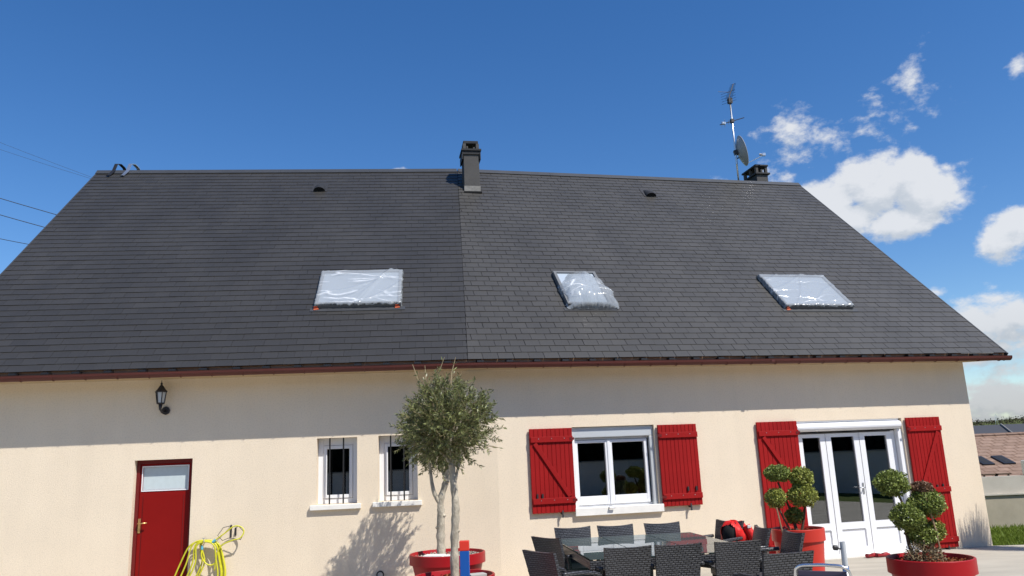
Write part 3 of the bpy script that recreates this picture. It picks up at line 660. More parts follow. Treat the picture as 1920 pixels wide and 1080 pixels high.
def chimney2():
    M = MR @ Matrix.Translation((8.27, 5.3, 0))
    c = MB().box(-.16, .16, 0, .62, 7.3, 8.66).build('chimney', 'chimney_dark', house, M, bevel=.006)
    MB().box(-.155, .155, -.004, -.0005, 7.6, 8.655).build('front_face', 'chimney_grey', c, M)
    MB().box(-.20, .21, -.05, .68, 8.66, 8.705).build('slab', 'chimney_dark', c, M, bevel=.006)
    p = MB()
    for sx in (-1, 1):
        for y in (.03, .31, .59): p.box(sx * .13 - .03, sx * .13 + .03, y - .04, y + .04, 8.705, 8.875)
    p.box(-.02, .03, .0, .06, 8.705, 8.8); p.build('post', 'chimney_grey', c, M)
    MB().box(-.19, .18, -.04, .67, 8.876, 8.92).build('slab', 'chimney_dark', c, M, bevel=.006)
chimney1(); chimney2()

# --- openings: small barred windows
def small_window(H, lab, m1):
    a, b, z0, z1 = H; y = .15; f = .075
    m = MB(); m.box(a + .001, a + f, y, y + .06, z0 + .002, z1 - .001); m.box(b - f, b - .001, y, y + .06, z0 + .002, z1 - .001)
    m.box(a + f + .001, b - f - .001, y, y + .06, z1 - f - .03, z1 - .001); m.box(a + f + .001, b - f - .001, y, y + .06, z0 + .002, z0 + f)
    w = m.build('window', 'white_pvc', house, ML, bevel=.004); tag(w, lab)
    s = MB(); g = .05; A, B, Z0, Z1 = a + f + .004, b - f - .004, z0 + f + .004, z1 - f - .034
    s.box(A, A + g, y - .012, y + .05, Z0, Z1); s.box(B - g, B, y - .012, y + .05, Z0, Z1); s.box(A + g + .001, B - g - .001, y - .012, y + .05, Z1 - g, Z1); s.box(A + g + .001, B - g - .001, y - .012, y + .05, Z0, Z0 + g)
    s.build('sash', 'white_pvc', w, ML, bevel=.004)
    MB().box(A + g + .001, B - g - .001, y + .02, y + .024, Z0 + g + .001, Z1 - g - .001).build('pane', 'window_glass', w, ML)
    MB().box(a - .085, b + .06, -.055, -.001, z0 - .075, z0 - .005).box(a + .002, b - .002, .001, y + .03, z0 - .075, z0 - .001).build('sill', 'white_paint', w, ML, bevel=.006)
    for k in (.36, .70):
        x = a + (b - a) * k - .03; MB().tube([(x, .055, z0 + .0), (x, .055, z1)], .011, 8).build('bar', 'black_metal', w, ML)
small_window(SW1, 'small white window with two black bars, clear of the olive crown', 0)
small_window(SW2, 'small white barred window partly behind the olive crown', 1)

# --- red service door
def service_door():
    a, b, z0, z1 = DOOR; y = .10
    m = MB(); f = .05
    m.box(a + .001, a + f, y, y + .07, z0, z1 - .001); m.box(b - f, b - .001, y, y + .07, z0, z1 - .001); m.box(a + f + .001, b - f - .001, y, y + .07, z1 - f, z1 - .001)
    d = m.build('door', 'red_dark', house, ML, bevel=.004); tag(d, 'dark red service door with frosted top pane')
    A, B = a + f + .004, b - f - .004; gx0, gx1, gz0, gz1 = A + .035, B - .035, 1.53, 1.86
    wall_sheet(MB(), A, B, .02, z1 - f - .004, [(gx0, gx1, gz0, gz1)], .045, y + .018).build('door_leaf', 'red_door', d, ML)
    MB().box(gx0 + .001, gx1 - .001, y + .035, y + .04, gz0 + .001, gz1 - .001).build('pane', 'frosted', d, ML)
    bd = MB(); t_ = .014; yy0, yy1 = y + .0105, y + .0178
    bd.box(gx0 - t_, gx1 + t_, yy0, yy1, gz1, gz1 + t_); bd.box(gx0 - t_, gx1 + t_, yy0, yy1, gz0 - t_, gz0); bd.box(gx0 - t_, gx0, yy0, yy1, gz0 + .0005, gz1 - .0005); bd.box(gx1, gx1 + t_, yy0, yy1, gz0 + .0005, gz1 - .0005)
    bd.build('glazing_bead', 'white_pvc', d, ML)
    wall_sheet(MB(), A + .06, B - .10, .15, 1.42, [], .004, y + .0125).build('door_panel', 'red_door', d, ML)
    MB().box(B - .085, B - .078, y + .014, y + .0178, .1, 1.45).box(A + .05, A + .055, y + .014, y + .0178, .1, 1.45).build('trim', 'red_dark', d, ML)
    hx = A + .022
    MB().box(hx - .018, hx + .018, y + .006, y + .0175, .94, 1.14).build('handle_plate', 'brass', d, ML, bevel=.004)
    MB().tube([(hx, y + .01, 1.075), (hx, y - .045, 1.075), (hx + .03, y - .05, 1.075), (hx + .125, y - .05, 1.078)], .0095, 8).build('handle', 'brass', d, ML, smooth=True)
    MB().tube([(hx, y + .01, .99), (hx, y - .01, .99)], .009, 8).build('lock_cylinder', 'brass', d, ML)
service_door()

# --- main window with shutter box
def frame_box(mb, a, b, z0, z1, w, y0, y1, wb=None, wt=None):
    wb = wb or w; wt = wt or w
    mb.box(a, a + w, y0, y1, z0, z1); mb.box(b - w, b, y0, y1, z0, z1); mb.box(a + w + .0005, b - w - .0005, y0, y1, z0, z0 + wb); mb.box(a + w + .0005, b - w - .0005, y0, y1, z1 - wt, z1); return mb
def main_window():
    a, b, z0, z1 = WIN; y = .12
    w = frame_box(MB(), a + .001, b - .001, z0 + .002, z1 - .17, .05, y, y + .07, .06, .03).build('window', 'white_pvc', house, MR, bevel=.004); tag(w, 'white double casement window between red shutters')
    MB().box(a + .001, b - .001, .045, y + .06, z1 - .168, z1 - .002).build('shutter_box', 'grey_alu', w, MR, bevel=.012)
    MB().box(b - .072, b - .002, .045, .115, z0 + .003, z1 - .17).build('guide_rail', 'grey_alu', w, MR, bevel=.004)
    MB().box(a + .002, a + .05, .045, .115, z0 + .003, z1 - .17).build('guide_rail', 'white_pvc', w, MR, bevel=.004)
    mid = 1.807; zt_ = z1 - .205; zb_ = z0 + .066
    for A, B in ((a + .055, mid - .003), (mid + .003, b - .095)):
        s = frame_box(MB(), A, B, zb_, zt_, .055, y - .02, y + .05, .13, .045).build('sash', 'white_pvc', w, MR, bevel=.005)
        MB().box(A + .056, B - .056, y + .02, y + .024, zb_ + .131, zt_ - .046).build('pane', 'window_glass', w, MR)
    MB().box(mid - .022, mid + .022, y - .032, y - .021, zb_, zt_).build('meeting_stile', 'white_pvc', w, MR, bevel=.003)
    MB().box(a - .025, b + .045, -.062, -.001, z0 - .08, z0 + .035).box(a + .002, b - .002, .001, y - .002, z0 - .07, z0 + .02).build('sill', 'white_paint', w, MR, bevel=.006)
    MB().tube([(1.70, -.063, .985), (1.70, -.095, .975), (1.78, -.10, .98)], .014, 8).build('crank_bracket', 'white_pvc', w, MR, bevel=.003)
main_window()
def french_window():
    a, b, z0, z1 = FRW; y = .12; top = 1.965
    w = MB(); w.box(a + .001, a + .05, y, y + .07, 0, z1 - .2); w.box(b - .16, b - .085, y, y + .07, 0, z1 - .2); w.box(a + .051, b - .161, y, y + .07, top + .012, z1 - .2)
    w = w.build('french_window', 'white_pvc', house, MR, bevel=.004); tag(w, 'white three leaf french window between red shutters')
    MB().box(b - .083, b - .002, .03, .12, .0, z1 - .18).build('guide_rail', 'white_pvc', w, MR, bevel=.004)
    pr = [(.18, z1 - .002), (.02, z1 - .002)] + [(.04 - .075 * math.sin(t), z1 - .105 + .07 * math.cos(t)) for t in [k * math.pi / 8 for k in range(9)]] + [(.18, z1 - .175)]
    MB().prism(pr, a + .003, b - .035).build('shutter_box', 'white_pvc', w, MR, smooth=False)
    for A, B in ((a + .053, 5.645), (5.655, 6.288), (6.298, b - .163)):
        fw = .10 if B - A > .5 else .085
        wall_sheet(MB(), A, B, .03, top, [(A + fw, B - fw, .52, top - .06), (A + fw, B - fw, .13, .40)], .05, y - .015).build('leaf', 'white_pvc', w, MR, bevel=.004)
        MB().box(A + fw + .001, B - fw - .001, y + .012, y + .016, .521, top - .061).build('pane', 'window_glass', w, MR)
        MB().box(A + fw + .001, B - fw - .001, y + .0, y + .02, .131, .399).build('panel', 'white_pvc', w, MR)
        sl_ = MB(); e = .004
        sl_.box(A + fw, B - fw, y - .0165, y - .0155, .403, .409); sl_.box(B - fw + .003, B - fw + .008, y - .0165, y - .0155, .13, .40); sl_.build('seal', 'seal', w, MR)
        MB().box(B + .0015, B + .0085, y - .005, y + .03, .03, top).build('seal', 'seal', w, MR)
    MB().box(6.235, 6.262, y - .026, y - .0155, .96, 1.14).build('handle_plate', 'steel', w, MR, bevel=.003)
    MB().tube([(6.248, y - .02, 1.06), (6.248, y - .07, 1.06), (6.22, y - .075, 1.06), (6.13, y - .075, 1.065)], .009, 8).build('handle', 'steel', w, MR, smooth=True)
    MB().box(a - .02, b - .02, -.16, .118, -.05, .028).build('threshold', 'white_paint', w, MR, bevel=.005)
french_window()

# --- plank shutters, folded back on the wall
def shutter(x0, x1, z0, z1, battens, brace, label, hinge):
    t = .032; y1 = -.022
    M = MR
    n = 10; pw = (x1 - x0) / n
    root = empty('shutter', M @ Matrix.Translation((x0, -.02, z0)), parent=house); root['label'] = label
    me = MB().box(.0012, pw - .0012, 0, t, 0, z1 - z0).mesh('plank', 'red_paint')
    for k in range(n):
        o = bpy.data.objects.new('plank', me); place(o, root, M @ Matrix.Translation((x0 + k * pw, y1 - t + random.uniform(-.0015, .0015), z0)))
        bv = o.modifiers.new('bevel', 'BEVEL'); bv.width = .004; bv.segments = 1
    for z in battens:
        MB().box(x0 + .012, x1 + (.0), y1 - t - .026, y1 - t - .0025, z - .042, z + .042).build('batten', 'red_paint', root, M, bevel=.004)
        MB().box((x0 - .02 if hinge < 0 else x1 - .05), (x0 + .05 if hinge < 0 else x1 + .02), y1 - t - .03, y1 - t - .0265, z - .02, z + .02).build('hinge', 'red_dark', root, M)
        for q in (.2, .5, .8):
            MB().box(x0 + q * (x1 - x0) - .006, x0 + q * (x1 - x0) + .006, y1 - t - .0285, y1 - t - .0262, z + .005, z + .017).build('bolt', 'steel', root, M)
    if brace:
        (xa, za), (xb, zb) = brace; d = Vector((xb - xa, 0, zb - za)); L_ = d.length; ang = math.atan2(d.z, d.x)
        Mb = M @ Matrix.Translation((xa, y1 - t, za)) @ Matrix.Rotation(-ang, 4, 'Y')
        MB().box(0.02, L_ - .02, -.024, -.0025, -.032, .032).build('brace', 'red_paint', root, Mb, bevel=.004)
    xm = (x0 + x1) / 2 + .12
    MB().box(xm - .012, xm + .012, -.075, -.001, z0 - .03, z0 - .008).box(xm - .01, xm + .01, -.085, -.07, z0 - .075, z0 + .03).build('shutter_catch', 'seal', root, M)
    return root
shutter(.496, 1.176, .945, 2.195, (2.03, 1.12), ((.56, 1.99), (1.10, 1.16)), 'red plank shutter with diagonal brace, left of the main window', 1)
shutter(2.589, 3.251, .943, 2.195, (2.03, 1.09), None, 'red plank shutter without brace, right of the main window', -1)
shutter(4.318, 5.051, .03, 2.187, (2.0, 1.02, .22), ((4.40, 1.96), (4.98, 1.08)), 'tall red shutter behind the topiary, left of the french window', 1)
shutter(7.129, 7.80, .03, 2.18, (1.99, .97, .16), ((7.72, 1.95), (7.25, 1.0)), 'tall red shutter right of the french window', -1)
# small ironmongery seen on the shutters
for x, z in ((.58, 1.20), (.66, 1.20), (3.02, 1.20), (3.16, 1.2), (7.55, 1.02), (7.66, 1.03)):
    MB().box(x - .012, x + .012, -.075, -.0545, z - .035, z + .03).build('shutter_latch', 'iron', house, MR)
MB().tube([(-1.754, -.0005, .21), (-1.754, -.02, .21)], .055, 16).build('wall_vent', 'iron', house, ML)
MB().tube([(-1.754, -.0205, .21), (-1.754, -.023, .21)], .038, 16).build('vent_grille', 'slab', house, ML)

# rooms: a few furnishings that show through the panes
so_ = empty('sofa', Rw(5.9, 1.9, .02), 'dark blue sofa inside the french window', 'sofa')
MB().box(5.3, 6.9, 1.5, 2.3, .05, .42).build('seat', 'navy', so_, MR, bevel=.05); MB().box(5.3, 6.9, 2.31, 2.55, .05, .85).build('backrest', 'navy', so_, MR, bevel=.05)
MB().box(5.4, 6.8, 1.52, 2.2, .425, .55).build('cushion', 'room_white', so_, MR, bevel=.04)
lp = empty('floor_lamp', Rw(5.32, .75, .02), 'white shaded lamp inside the left french window leaf', 'lamp')
MB().lathe([(.02, .45), (.15, .46), (.19, .66), (.18, .83), (.02, .86)], 20).build('lamp_shade', 'shade_white', lp, MR @ Matrix.Translation((5.32, .75, .0)), smooth=True)
MB().tube([(5.32, .75, .02), (5.32, .75, .47)], .02, 8).build('lamp_stand', 'iron', lp, MR)
bx_ = MB().box(1.98, 2.20, .5, .62, 1.0905, 1.36).build('storage_box', 'room_white', None, MR, bevel=.006); tag(bx_, 'pale box behind the right pane of the main window', 'box')
MB().box(1.9, 2.4, .42, .75, 1.06, 1.09).build('inner_shelf', 'room_wall', house, MR)

# ------------------------------------------------------------------ things on the roof
def T(v): return Matrix.Translation(Vector(v))
def antenna():
    base = Rw(7.53, 5.2, 8.12)
    a = empty('tv_antenna', base, 'tall roof mast with comb aerial and cross aerial beside right chimney', 'antenna'); M = T(base) @ Matrix.Rotation(TH_R, 4, 'Z')
    MB().tube([(0, 0, 0), (.0, 0, 2.55)], .022, 8).build('mast', 'steel', a, M, smooth=True)
    MB().tube([(0, 0, .75), (.0, 0, 1.35)], .026, 8).build('mast_sleeve', 'steel', a, M)
    # UHF yagi tilted up to the right and away
    b0, b1 = Vector((-.06, -.03, 2.50)), Vector((.30, .25, 3.12)); d = (b1 - b0)
    MB().tube([b0, b1], .012, 6).build('boom', 'iron', a, M)
    side = Vector((.55, -.75, .0)).normalized()
    for k in range(12):
        p = b0 + d * (.12 + .085 * k * .92); l = .11 - .003 * k
        MB().tube([p - side * l, p + side * l], .005, 5).build('element', 'iron', a, M)
    for z in (-.1, -.03, .04, .11, .18):
        p = b0 + d * .08 + Vector((0, 0, z)); MB().tube([p - side * .20, p + side * .20], .004, 5).build('reflector', 'iron', a, M)
    MB().tube([b0 + Vector((-.25, .02, .22)), b0 + Vector((.10, 0, .22))], .006, 5).build('dipole', 'iron', a, M)
    MB().box(-.05, .05, -.05, .05, 2.42, 2.56).build('clamp', 'iron', a, M)
    c0, c1 = Vector((-.37, -.03, 1.79)), Vector((.37, .03, 2.06))
    MB().tube([c0, c1], .011, 6).build('cross_boom', 'iron', a, M); MB().box(-.04, .04, -.04, .04, 1.88, 1.98).build('clamp', 'iron', a, M)
    for f, l in ((.08, .10), (.2, .14), (.36, .08)):
        p = c0 + (c1 - c0) * f; MB().tube([p - Vector((.1, .2, -.08)).normalized() * l, p + Vector((.1, .2, -.08)).normalized() * l], .005, 5).build('element', 'steel', a, M)
    MB().box(-.29, -.20, -.03, .03, 1.825, 1.88).build('junction_box', 'steel', a, M)
    # dish
    dn = Vector((.93, -.30, .22)).normalized(); q = dn.to_track_quat('Z', 'Y').to_matrix().to_4x4()
    dcen = Rw(7.53 + .17, 5.2 - .05, 9.22)
    ds = empty('satellite_dish', dcen, 'grey satellite dish seen edge-on, clamped to the roof mast', 'satellite dish')
    Md = T(dcen) @ Matrix.Rotation(TH_R, 4, 'Z') @ q
    prof = [(r, .13 * (r / .40) ** 2 - .13) for r in (0.001, .08, .16, .24, .32, .385, .40)] + [(.405, .0), (.40, .012), (.385, .0), (.32, -.04), (.2, -.09), (0.001, -.118)]
    MB().lathe(prof, 36).build('reflector', 'dish', ds, Md @ Matrix.Diagonal((.92, 1, 1, 1)), smooth=True)
    MB().box(-.05, .05, -.06, .06, -.22, -.12).build('bracket', 'iron', ds, Md)
    MB().tube([dcen + Vector((.04, .02, -.36)), Rw(7.53 + .73, 5.15, 9.12)], .009, 6).build('arm', 'steel', ds, I4)
    e = Rw(7.53 + .75, 5.15, 9.14); MB().tube([e, e + Vector((-.09, .03, .03))], .032, 8).box(e.x - .03, e.x + .05, e.y - .03, e.y + .03, e.z - .03, e.z + .04).build('receiver', 'steel', ds)
    MB().tube([Rw(7.535, 5.19, 9.02), dcen - dn * .1 + Vector((0, 0, -.15))], .016, 6).build('strut', 'iron', ds)
antenna()
for x, lab, mt in ((-7.83, 'dark bent roof hook over the ridge, nearest the left gable', 'black_metal'), (-7.535, 'pale edged bent roof hook over the ridge, second from left gable', 'steel')):
    pts = []
    c, s = math.cos(AL), math.sin(AL)
    fy, fz = D - .30 * c, ZR - .30 * s
    ctrl = [(-.06, fy - .02, fz + .03), (-.045, fy + .02, fz + .055), (0, fy + .13, fz + .20), (.03, D - .04, ZR + .17), (.07, D + .05, ZR + .20), (.12, D + .14, ZR + .15), (.17, D + .24, ZR + .01), (.2, D + .36, ZR - .15), (.2, D + .48, ZR - .30)]
    v = []; f = []
    for i, (dx, y, z) in enumerate(ctrl):
        for w_ in (-.035, .035):
            v += [(x + dx + w_, y, z), (x + dx + w_, y - .004, z + .012)]
    for i in range(len(ctrl) - 1):
        k = i * 4; f += [(k, k + 2, k + 6, k + 4), (k + 1, k + 5, k + 7, k + 3), (k, k + 4, k + 5, k + 1), (k + 2, k + 3, k + 7, k + 6)]
    o = MB().add(v, f).build('roof_hook', mt, None, ML); tag(o, lab, 'roof hook', 'roof hooks on the ridge')

# ------------------------------------------------------------------ wall lantern
def lantern():
    p = Lw(-4.855, -.001, 2.66); l = empty('wall_lantern', p, 'black coach lantern with glass panes on the shaded wall', 'lantern'); M = T(p) @ Matrix.Rotation(TH_L, 4, 'Z')
    MB().tube([(0, 0, 0), (0, -.025, 0)], .062, 8).build('wall_plate', 'iron', l, M, bevel=.006)
    MB().tube([(0, -.02, 0), (-.02, -.10, -.03), (-.03, -.16, .01), (-.03, -.16, .085)], [.02, .018, .018, .03], 8).build('arm', 'iron', l, M, smooth=True)
    c = (-.03, -.16)
    def hexa(prof, n=6): return MB().lathe(prof, n, (c[0], c[1], 0))
    hexa([(.001, .08), (.055, .085), (.06, .10), (.05, .105)]).build('cup', 'iron', l, M)
    hexa([(.047, .106), (.066, .255)]).build('pane', 'lamp_glass', l, M)
    for k in range(6):
        a = k * math.pi / 3; MB().tube([(c[0] + .052 * math.cos(a), c[1] + .052 * math.sin(a), .10), (c[0] + .074 * math.cos(a), c[1] + .074 * math.sin(a), .26)], .007, 5).build('cage_bar', 'iron', l, M)
    hexa([(.085, .255), (.088, .268), (.06, .30), (.03, .345), (.015, .36), (.014, .375), (.018, .385), (.006, .40), (.004, .43), (.001, .432)]).build('roof', 'iron', l, M)
lantern()

# ------------------------------------------------------------------ hose and its brackets
def smooth_path(pts, n=8):
    P = [Vector(p) for p in pts]; out = []
    for i in range(len(P) - 1):
        a, b, c, d = P[max(i - 1, 0)], P[i], P[i + 1], P[min(i + 2, len(P) - 1)]
        for k in range(n):
            t = k / n; out.append(.5 * ((2 * b) + (-a + c) * t + (2 * a - 5 * b + 4 * c - d) * t * t + (-a + 3 * b - 3 * c + d) * t ** 3))
    out.append(P[-1]); return out
def hose():
    p = Lw(-4.2, -.05, .83); h = empty('garden_hose', p, 'yellow garden hose looped over a wall bracket beside the red door', 'hose')
    r = .0112; hr = random.Random(4)
    loops = []
    for k in range(6):
        s = k / 5; xl = -4.56 + .33 * (s ** .8) + hr.uniform(-.015, .015); xr = -3.99 + .16 * hr.random() - .10 * s; zt_ = .79 + .025 * hr.random(); zb = .12 - .10 * hr.random() + (.0 if k % 2 else .05)
        y = -.05 - .018 * (k % 4)
        zb = max(.02, zb)
        loops.append([(xl - .05, y, .30), (xl + .04, y - .01, .52), ((xl - 4.2) / 2 - .03, y - .02, zt_ - .06), (-4.2 + .02 * (k - 3), y - .02, zt_), ((xr - 4.2) / 2 + .05, y - .02, zt_ - .05), (xr, y - .01, .55), (xr + .03, y, .32), (xr - .05, y, zb + .06), ((xl + xr) / 2, y, zb), (xl, y, zb + .07), (xl - .05, y, .30)])
    for lp_ in loops: MB().tube(smooth_path(lp_, 5), r, 7, cap=False).build('loop', 'hose', h, ML, smooth=True)
    MB().tube(smooth_path([(-4.235, -.09, .70), (-4.235, -.10, .60), (-4.17, -.10, .50), (-4.09, -.10, .475), (-4.02, -.09, .52)], 5), r * .9, 7).build('loop', 'hose', h, ML, smooth=True)
    MB().tube(smooth_path([(-4.05, -.10, .40), (-4.02, -.12, .62), (-3.95, -.13, .74), (-3.80, -.13, .80), (-3.71, -.13, .82), (-3.66, -.12, .90), (-3.70, -.11, .97), (-3.80, -.12, .985), (-3.92, -.12, .90), (-4.05, -.12, .81)], 6), r * .85, 7).build('loop', 'hose', h, ML, smooth=True)
    MB().tube([(-4.235, -.09, .69), (-4.235, -.09, .745)], .018, 8).build('coupling', 'hose_blue', h, ML); MB().tube([(-4.045, -.12, .815), (-4.085, -.12, .785)], .018, 8).build('coupling', 'hose_blue', h, ML)
    b = empty('hose_bracket', Lw(-3.84, -.001, .9), 'black wire hose bracket on the wall holding a hose loop', 'bracket')
    for x in (-3.865, -3.80): MB().box(x - .011, x + .011, -.012, -.001, .83 if x < -3.83 else .85, 1.0 if x < -3.83 else .96).build('upright', 'iron', b, ML)
    MB().tube([(-3.865, -.01, .99), (-3.95, -.10, .975), (-4.02, -.12, .87), (-3.95, -.12, .80), (-3.865, -.10, .83), (-3.70, -.12, .80), (-3.655, -.12, .90), (-3.74, -.10, .985), (-3.80, -.01, .955)], .005, 5).build('wire_frame', 'iron', b, ML)
    b2 = MB().tube([(-4.2, 0, .83), (-4.2, -.14, .80), (-4.2, -.15, .84)], .007, 6).tube([(-4.22, -.15, .845), (-4.18, -.15, .845)], .005, 5).build('wall_hook', 'steel', None, ML); tag(b2, 'steel wall hook carrying the yellow hose loops', 'hook')
hose()

# ------------------------------------------------------------------ planters
def planter(loc, rt, h, label, matn, soil, rim=.10, rb=.72):
    p = empty('planter', loc, label, 'planter', 'red round planters'); M = T(loc)
    b = MB().lathe([(.001, 0.), (rt * rb, 0.), (rt * .93, h - rim), (rt, h - rim + .002), (rt, h - .006), (rt - .006, h), (rt - .022, h), (rt - .026, h - .01), (rt * .9, h - .12), (.001, h - .13)], 56).build('body', matn, p, M, smooth=True)
    md = b.modifiers.new('edges', 'EDGE_SPLIT'); md.split_angle = R(35)
    n = 28; vs = [(0, 0, h - .035)]; fs = []
    for i in range(1, 7):
        for k in range(n):
            a = 2 * math.pi * k / n; rr = (rt - .03) * i / 6; vs.append((rr * math.cos(a), rr * math.sin(a), h - .04 - .02 * random.random() - .01 * (i / 6) ** 2))
    for k in range(n): fs.append((0, 1 + k, 1 + (k + 1) % n))
    for i in range(5):
        for k in range(n): fs.append((1 + i * n + k, 1 + (i + 1) * n + k, 1 + (i + 1) * n + (k + 1) % n, 1 + i * n + (k + 1) % n))
    MB().add(vs, fs).build('soil', soil, p, M, smooth=True)
    # loose chips on the soil
    cnt = 420; a = rng.uniform(0, 6.28, cnt); rr = (rt - .05) * np.sqrt(rng.uniform(0, 1, cnt))
    Cc = np.stack([rr * np.cos(a), rr * np.sin(a), h - .045 + rng.uniform(0, .012, cnt)], 1); V, F = leaves(Cc, rng.normal(size=(cnt, 3)), .035, .025)
    o = from_np('chips', V, F, soil, p, M); tag(o, kind='stuff')
    return p
OB = Vector((-1.0, 10.9, 0)); OF = Vector((-.735, 8.7, 0)); TL_ = Vector((3.515, 10.5, 0)); TR_ = Vector((4.215, 8.6, 0))
planter(OB, .50, .585, 'red planter by the wall holding the rear olive tree', 'pot_red', 'gravel', .13)
planter(OF, .43, .585, 'red planter under the front olive tree beside the blue post', 'pot_red', 'soil_red', .12)
planter(TL_, .325, .745, 'coral red tall planter between wicker chairs and french window', 'pot_coral', 'soil_red', .15, .78)
planter(TR_, .42, .578, 'wide red planter with cloud topiary at the right', 'pot_red', 'soil_red', .15, .70)
m = MB().box(-.09, .09, -.06, .06, 0, .03).build('stone_chip', 'slab', None, T((OF.x + .24, OF.y + .05, .553)) @ Matrix.Rotation(.4, 4, 'Z'), bevel=.006); tag(m, 'flat grey stone on the soil of the front olive planter', 'stone', 'flat stones on planter soil')
m = MB().box(-.16, .10, -.10, .08, 0, .03).box(.11, .22, -.05, .05, .0, .025).build('stone_slab', 'white_paint', None, T((OB.x - .12, OB.y - .2, .553)) @ Matrix.Rotation(-.2, 4, 'Z'), bevel=.006); tag(m, 'pale stone slab on the soil of the rear olive planter', 'stone', 'flat stones on planter soil')

# ------------------------------------------------------------------ olive trees
def olive(root, trunk_pts, trunk_r, limbs, cc, rad, n_tw, label, seed, tall=()):
    g = np.random.default_rng(seed); t = empty('olive_tree', root, label, 'tree', 'olive trees in planters'); rr = random.Random(seed)
    P = smooth_path(trunk_pts, 6); rs_ = []
    for i in range(len(P)):
        f = i / (len(P) - 1); r = trunk_r[0] + (trunk_r[1] - trunk_r[0]) * f; rs_.append(r * (1 + rr.uniform(-.13, .17)))
    tr = MB().tube(P, rs_, 10).build('trunk', 'bark', t, smooth=True)
    for k in range(7):
        p = P[rr.randint(2, len(P) - 4)]; a = rr.uniform(0, 6.28); MB().sphere((p.x + trunk_r[0] * .7 * math.cos(a), p.y + trunk_r[0] * .7 * math.sin(a), p.z), trunk_r[0] * .5, 8, 6, (1, 1, .8)).build('knot', 'bark', tr, smooth=True)
    for pts, r0, r1 in limbs:
        Q = smooth_path(pts, 5); MB().tube(Q, [r0 + (r1 - r0) * i / (len(Q) - 1) for i in range(len(Q))], 8).build('branch', 'bark', t, smooth=True)
    # twigs: short shoots through the crown volume, leaves in pairs along each
    cc = np.array(cc); rad = np.array(rad); tw = MB(); Cs = []; Ns = []; lump = [g.normal(size=3) for _ in range(9)]
    lump = [l / np.linalg.norm(l) for l in lump]; la = g.uniform(-.24, .26, 9)
    for k in range(n_tw):
        d = g.normal(size=3); d /= np.linalg.norm(d); s = 1 + sum(a * max(0, d @ l) ** 6 for a, l in zip(la, lump))
        q = g.uniform(0, 1) ** .42; p0 = cc + rad * d * q * s * .92
        dr = d * .8 + g.normal(size=3) * .55 + np.array([0, 0, .35]); dr /= np.linalg.norm(dr); L_ = g.uniform(.10, .24)
        if q < .5 and g.uniform() < .4: continue
        p1 = p0 + dr * L_; tw.tube([p0 - dr * .05, p1], [.003, .0015], 3, cap=False)
        nl = int(g.uniform(16, 26))
        for j in range(nl):
            f = j / nl; c = p0 + dr * L_ * f; side = np.cross(dr, g.normal(size=3)); side /= np.linalg.norm(side)
            ax = dr * .75 + side * .8; Ns.append(ax); Cs.append(c + ax * .018)
    for (p0, p1) in tall:
        p0, p1 = np.array(p0), np.array(p1); tw.tube([p0, (p0 + p1) / 2 + g.normal(size=3) * .012, p1], [.009, .007, .003], 4)
        for j in range(9):
            f = g.uniform(.2, 1); side = g.normal(size=3); ax = (p1 - p0) / np.linalg.norm(p1 - p0) + side * .5; Ns.append(ax); Cs.append(p0 + (p1 - p0) * f + side * .012)
    tw.build('twigs', 'olive_twig', t)['kind'] = 'stuff'
    Cs, Ns = np.array(Cs), np.array(Ns); V, F = leaves(Cs, Ns, .054, .0125)
    o = from_np('crown', V, F, 'olive_leaf', t, tone=g.uniform(0, 1, len(F)) ** 1.3); return t
olive(OF + Vector((.01, 0, .55)), [(OF.x + .01, 8.7, .50), (OF.x + .012, 8.7, .9), (OF.x + .035, 8.69, 1.25), (OF.x + .02, 8.7, 1.5), (OF.x - .0, 8.71, 1.75), (OF.x - .03, 8.7, 1.98), (OF.x - .02, 8.72, 2.2)], (.047, .024),
      [([(OF.x - .0, 8.7, 1.72), (OF.x - .1, 8.68, 1.84), (OF.x - .25, 8.66, 2.0)], .02, .008), ([(OF.x + .02, 8.7, 1.45), (OF.x + .06, 8.74, 1.65), (OF.x + .13, 8.8, 1.9)], .02, .009), ([(OF.x - .02, 8.7, 1.95), (OF.x + .1, 8.7, 2.15), (OF.x + .25, 8.68, 2.3)], .018, .008), ([(OF.x - .02, 8.7, 1.9), (OF.x - .12, 8.74, 2.2), (OF.x - .2, 8.7, 2.45)], .016, .007)],
      (OF.x - .035, 8.7, 2.15), (.445, .43, .45), 820, 'olive tree with round crown in the front red planter', 3,
      tall=[((-1.0, 8.7, 2.5), (-1.14, 8.7, 2.82)), ((-.98, 8.7, 2.5), (-1.0, 8.68, 2.80)), ((-.95, 8.7, 2.5), (-.78, 8.66, 2.88)), ((-.9, 8.7, 2.55), (-.86, 8.7, 2.78)), ((-.72, 8.7, 2.55), (-.66, 8.7, 2.88)), ((-.66, 8.7, 2.55), (-.60, 8.7, 2.70)), ((-.4, 8.7, 1.9), (-.2, 8.7, 1.87))])
olive(OB + Vector((-.08, 0, .55)), [(-1.08, 10.9, .50), (-1.085, 10.9, .8), (-1.075, 10.9, 1.1), (-1.075, 10.9, 1.26), (-1.0, 10.9, 1.5), (-.97, 10.9, 1.75), (-1.0, 10.9, 2.0)], (.06, .03),
      [([(-1.075, 10.9, 1.2), (-1.16, 10.88, 1.36), (-1.2, 10.88, 1.6), (-1.22, 10.9, 1.95)], .035, .015), ([(-.99, 10.9, 1.5), (-.9, 10.92, 1.62), (-.85, 10.94, 1.85)], .025, .01), ([(-1.0, 10.9, 1.5), (-1.06, 10.9, 1.7), (-1.08, 10.9, 1.95)], .02, .01)],
      (-1.12, 10.9, 2.10), (.50, .46, .45), 620, 'olive tree with forked trunk in the rear red planter', 8)

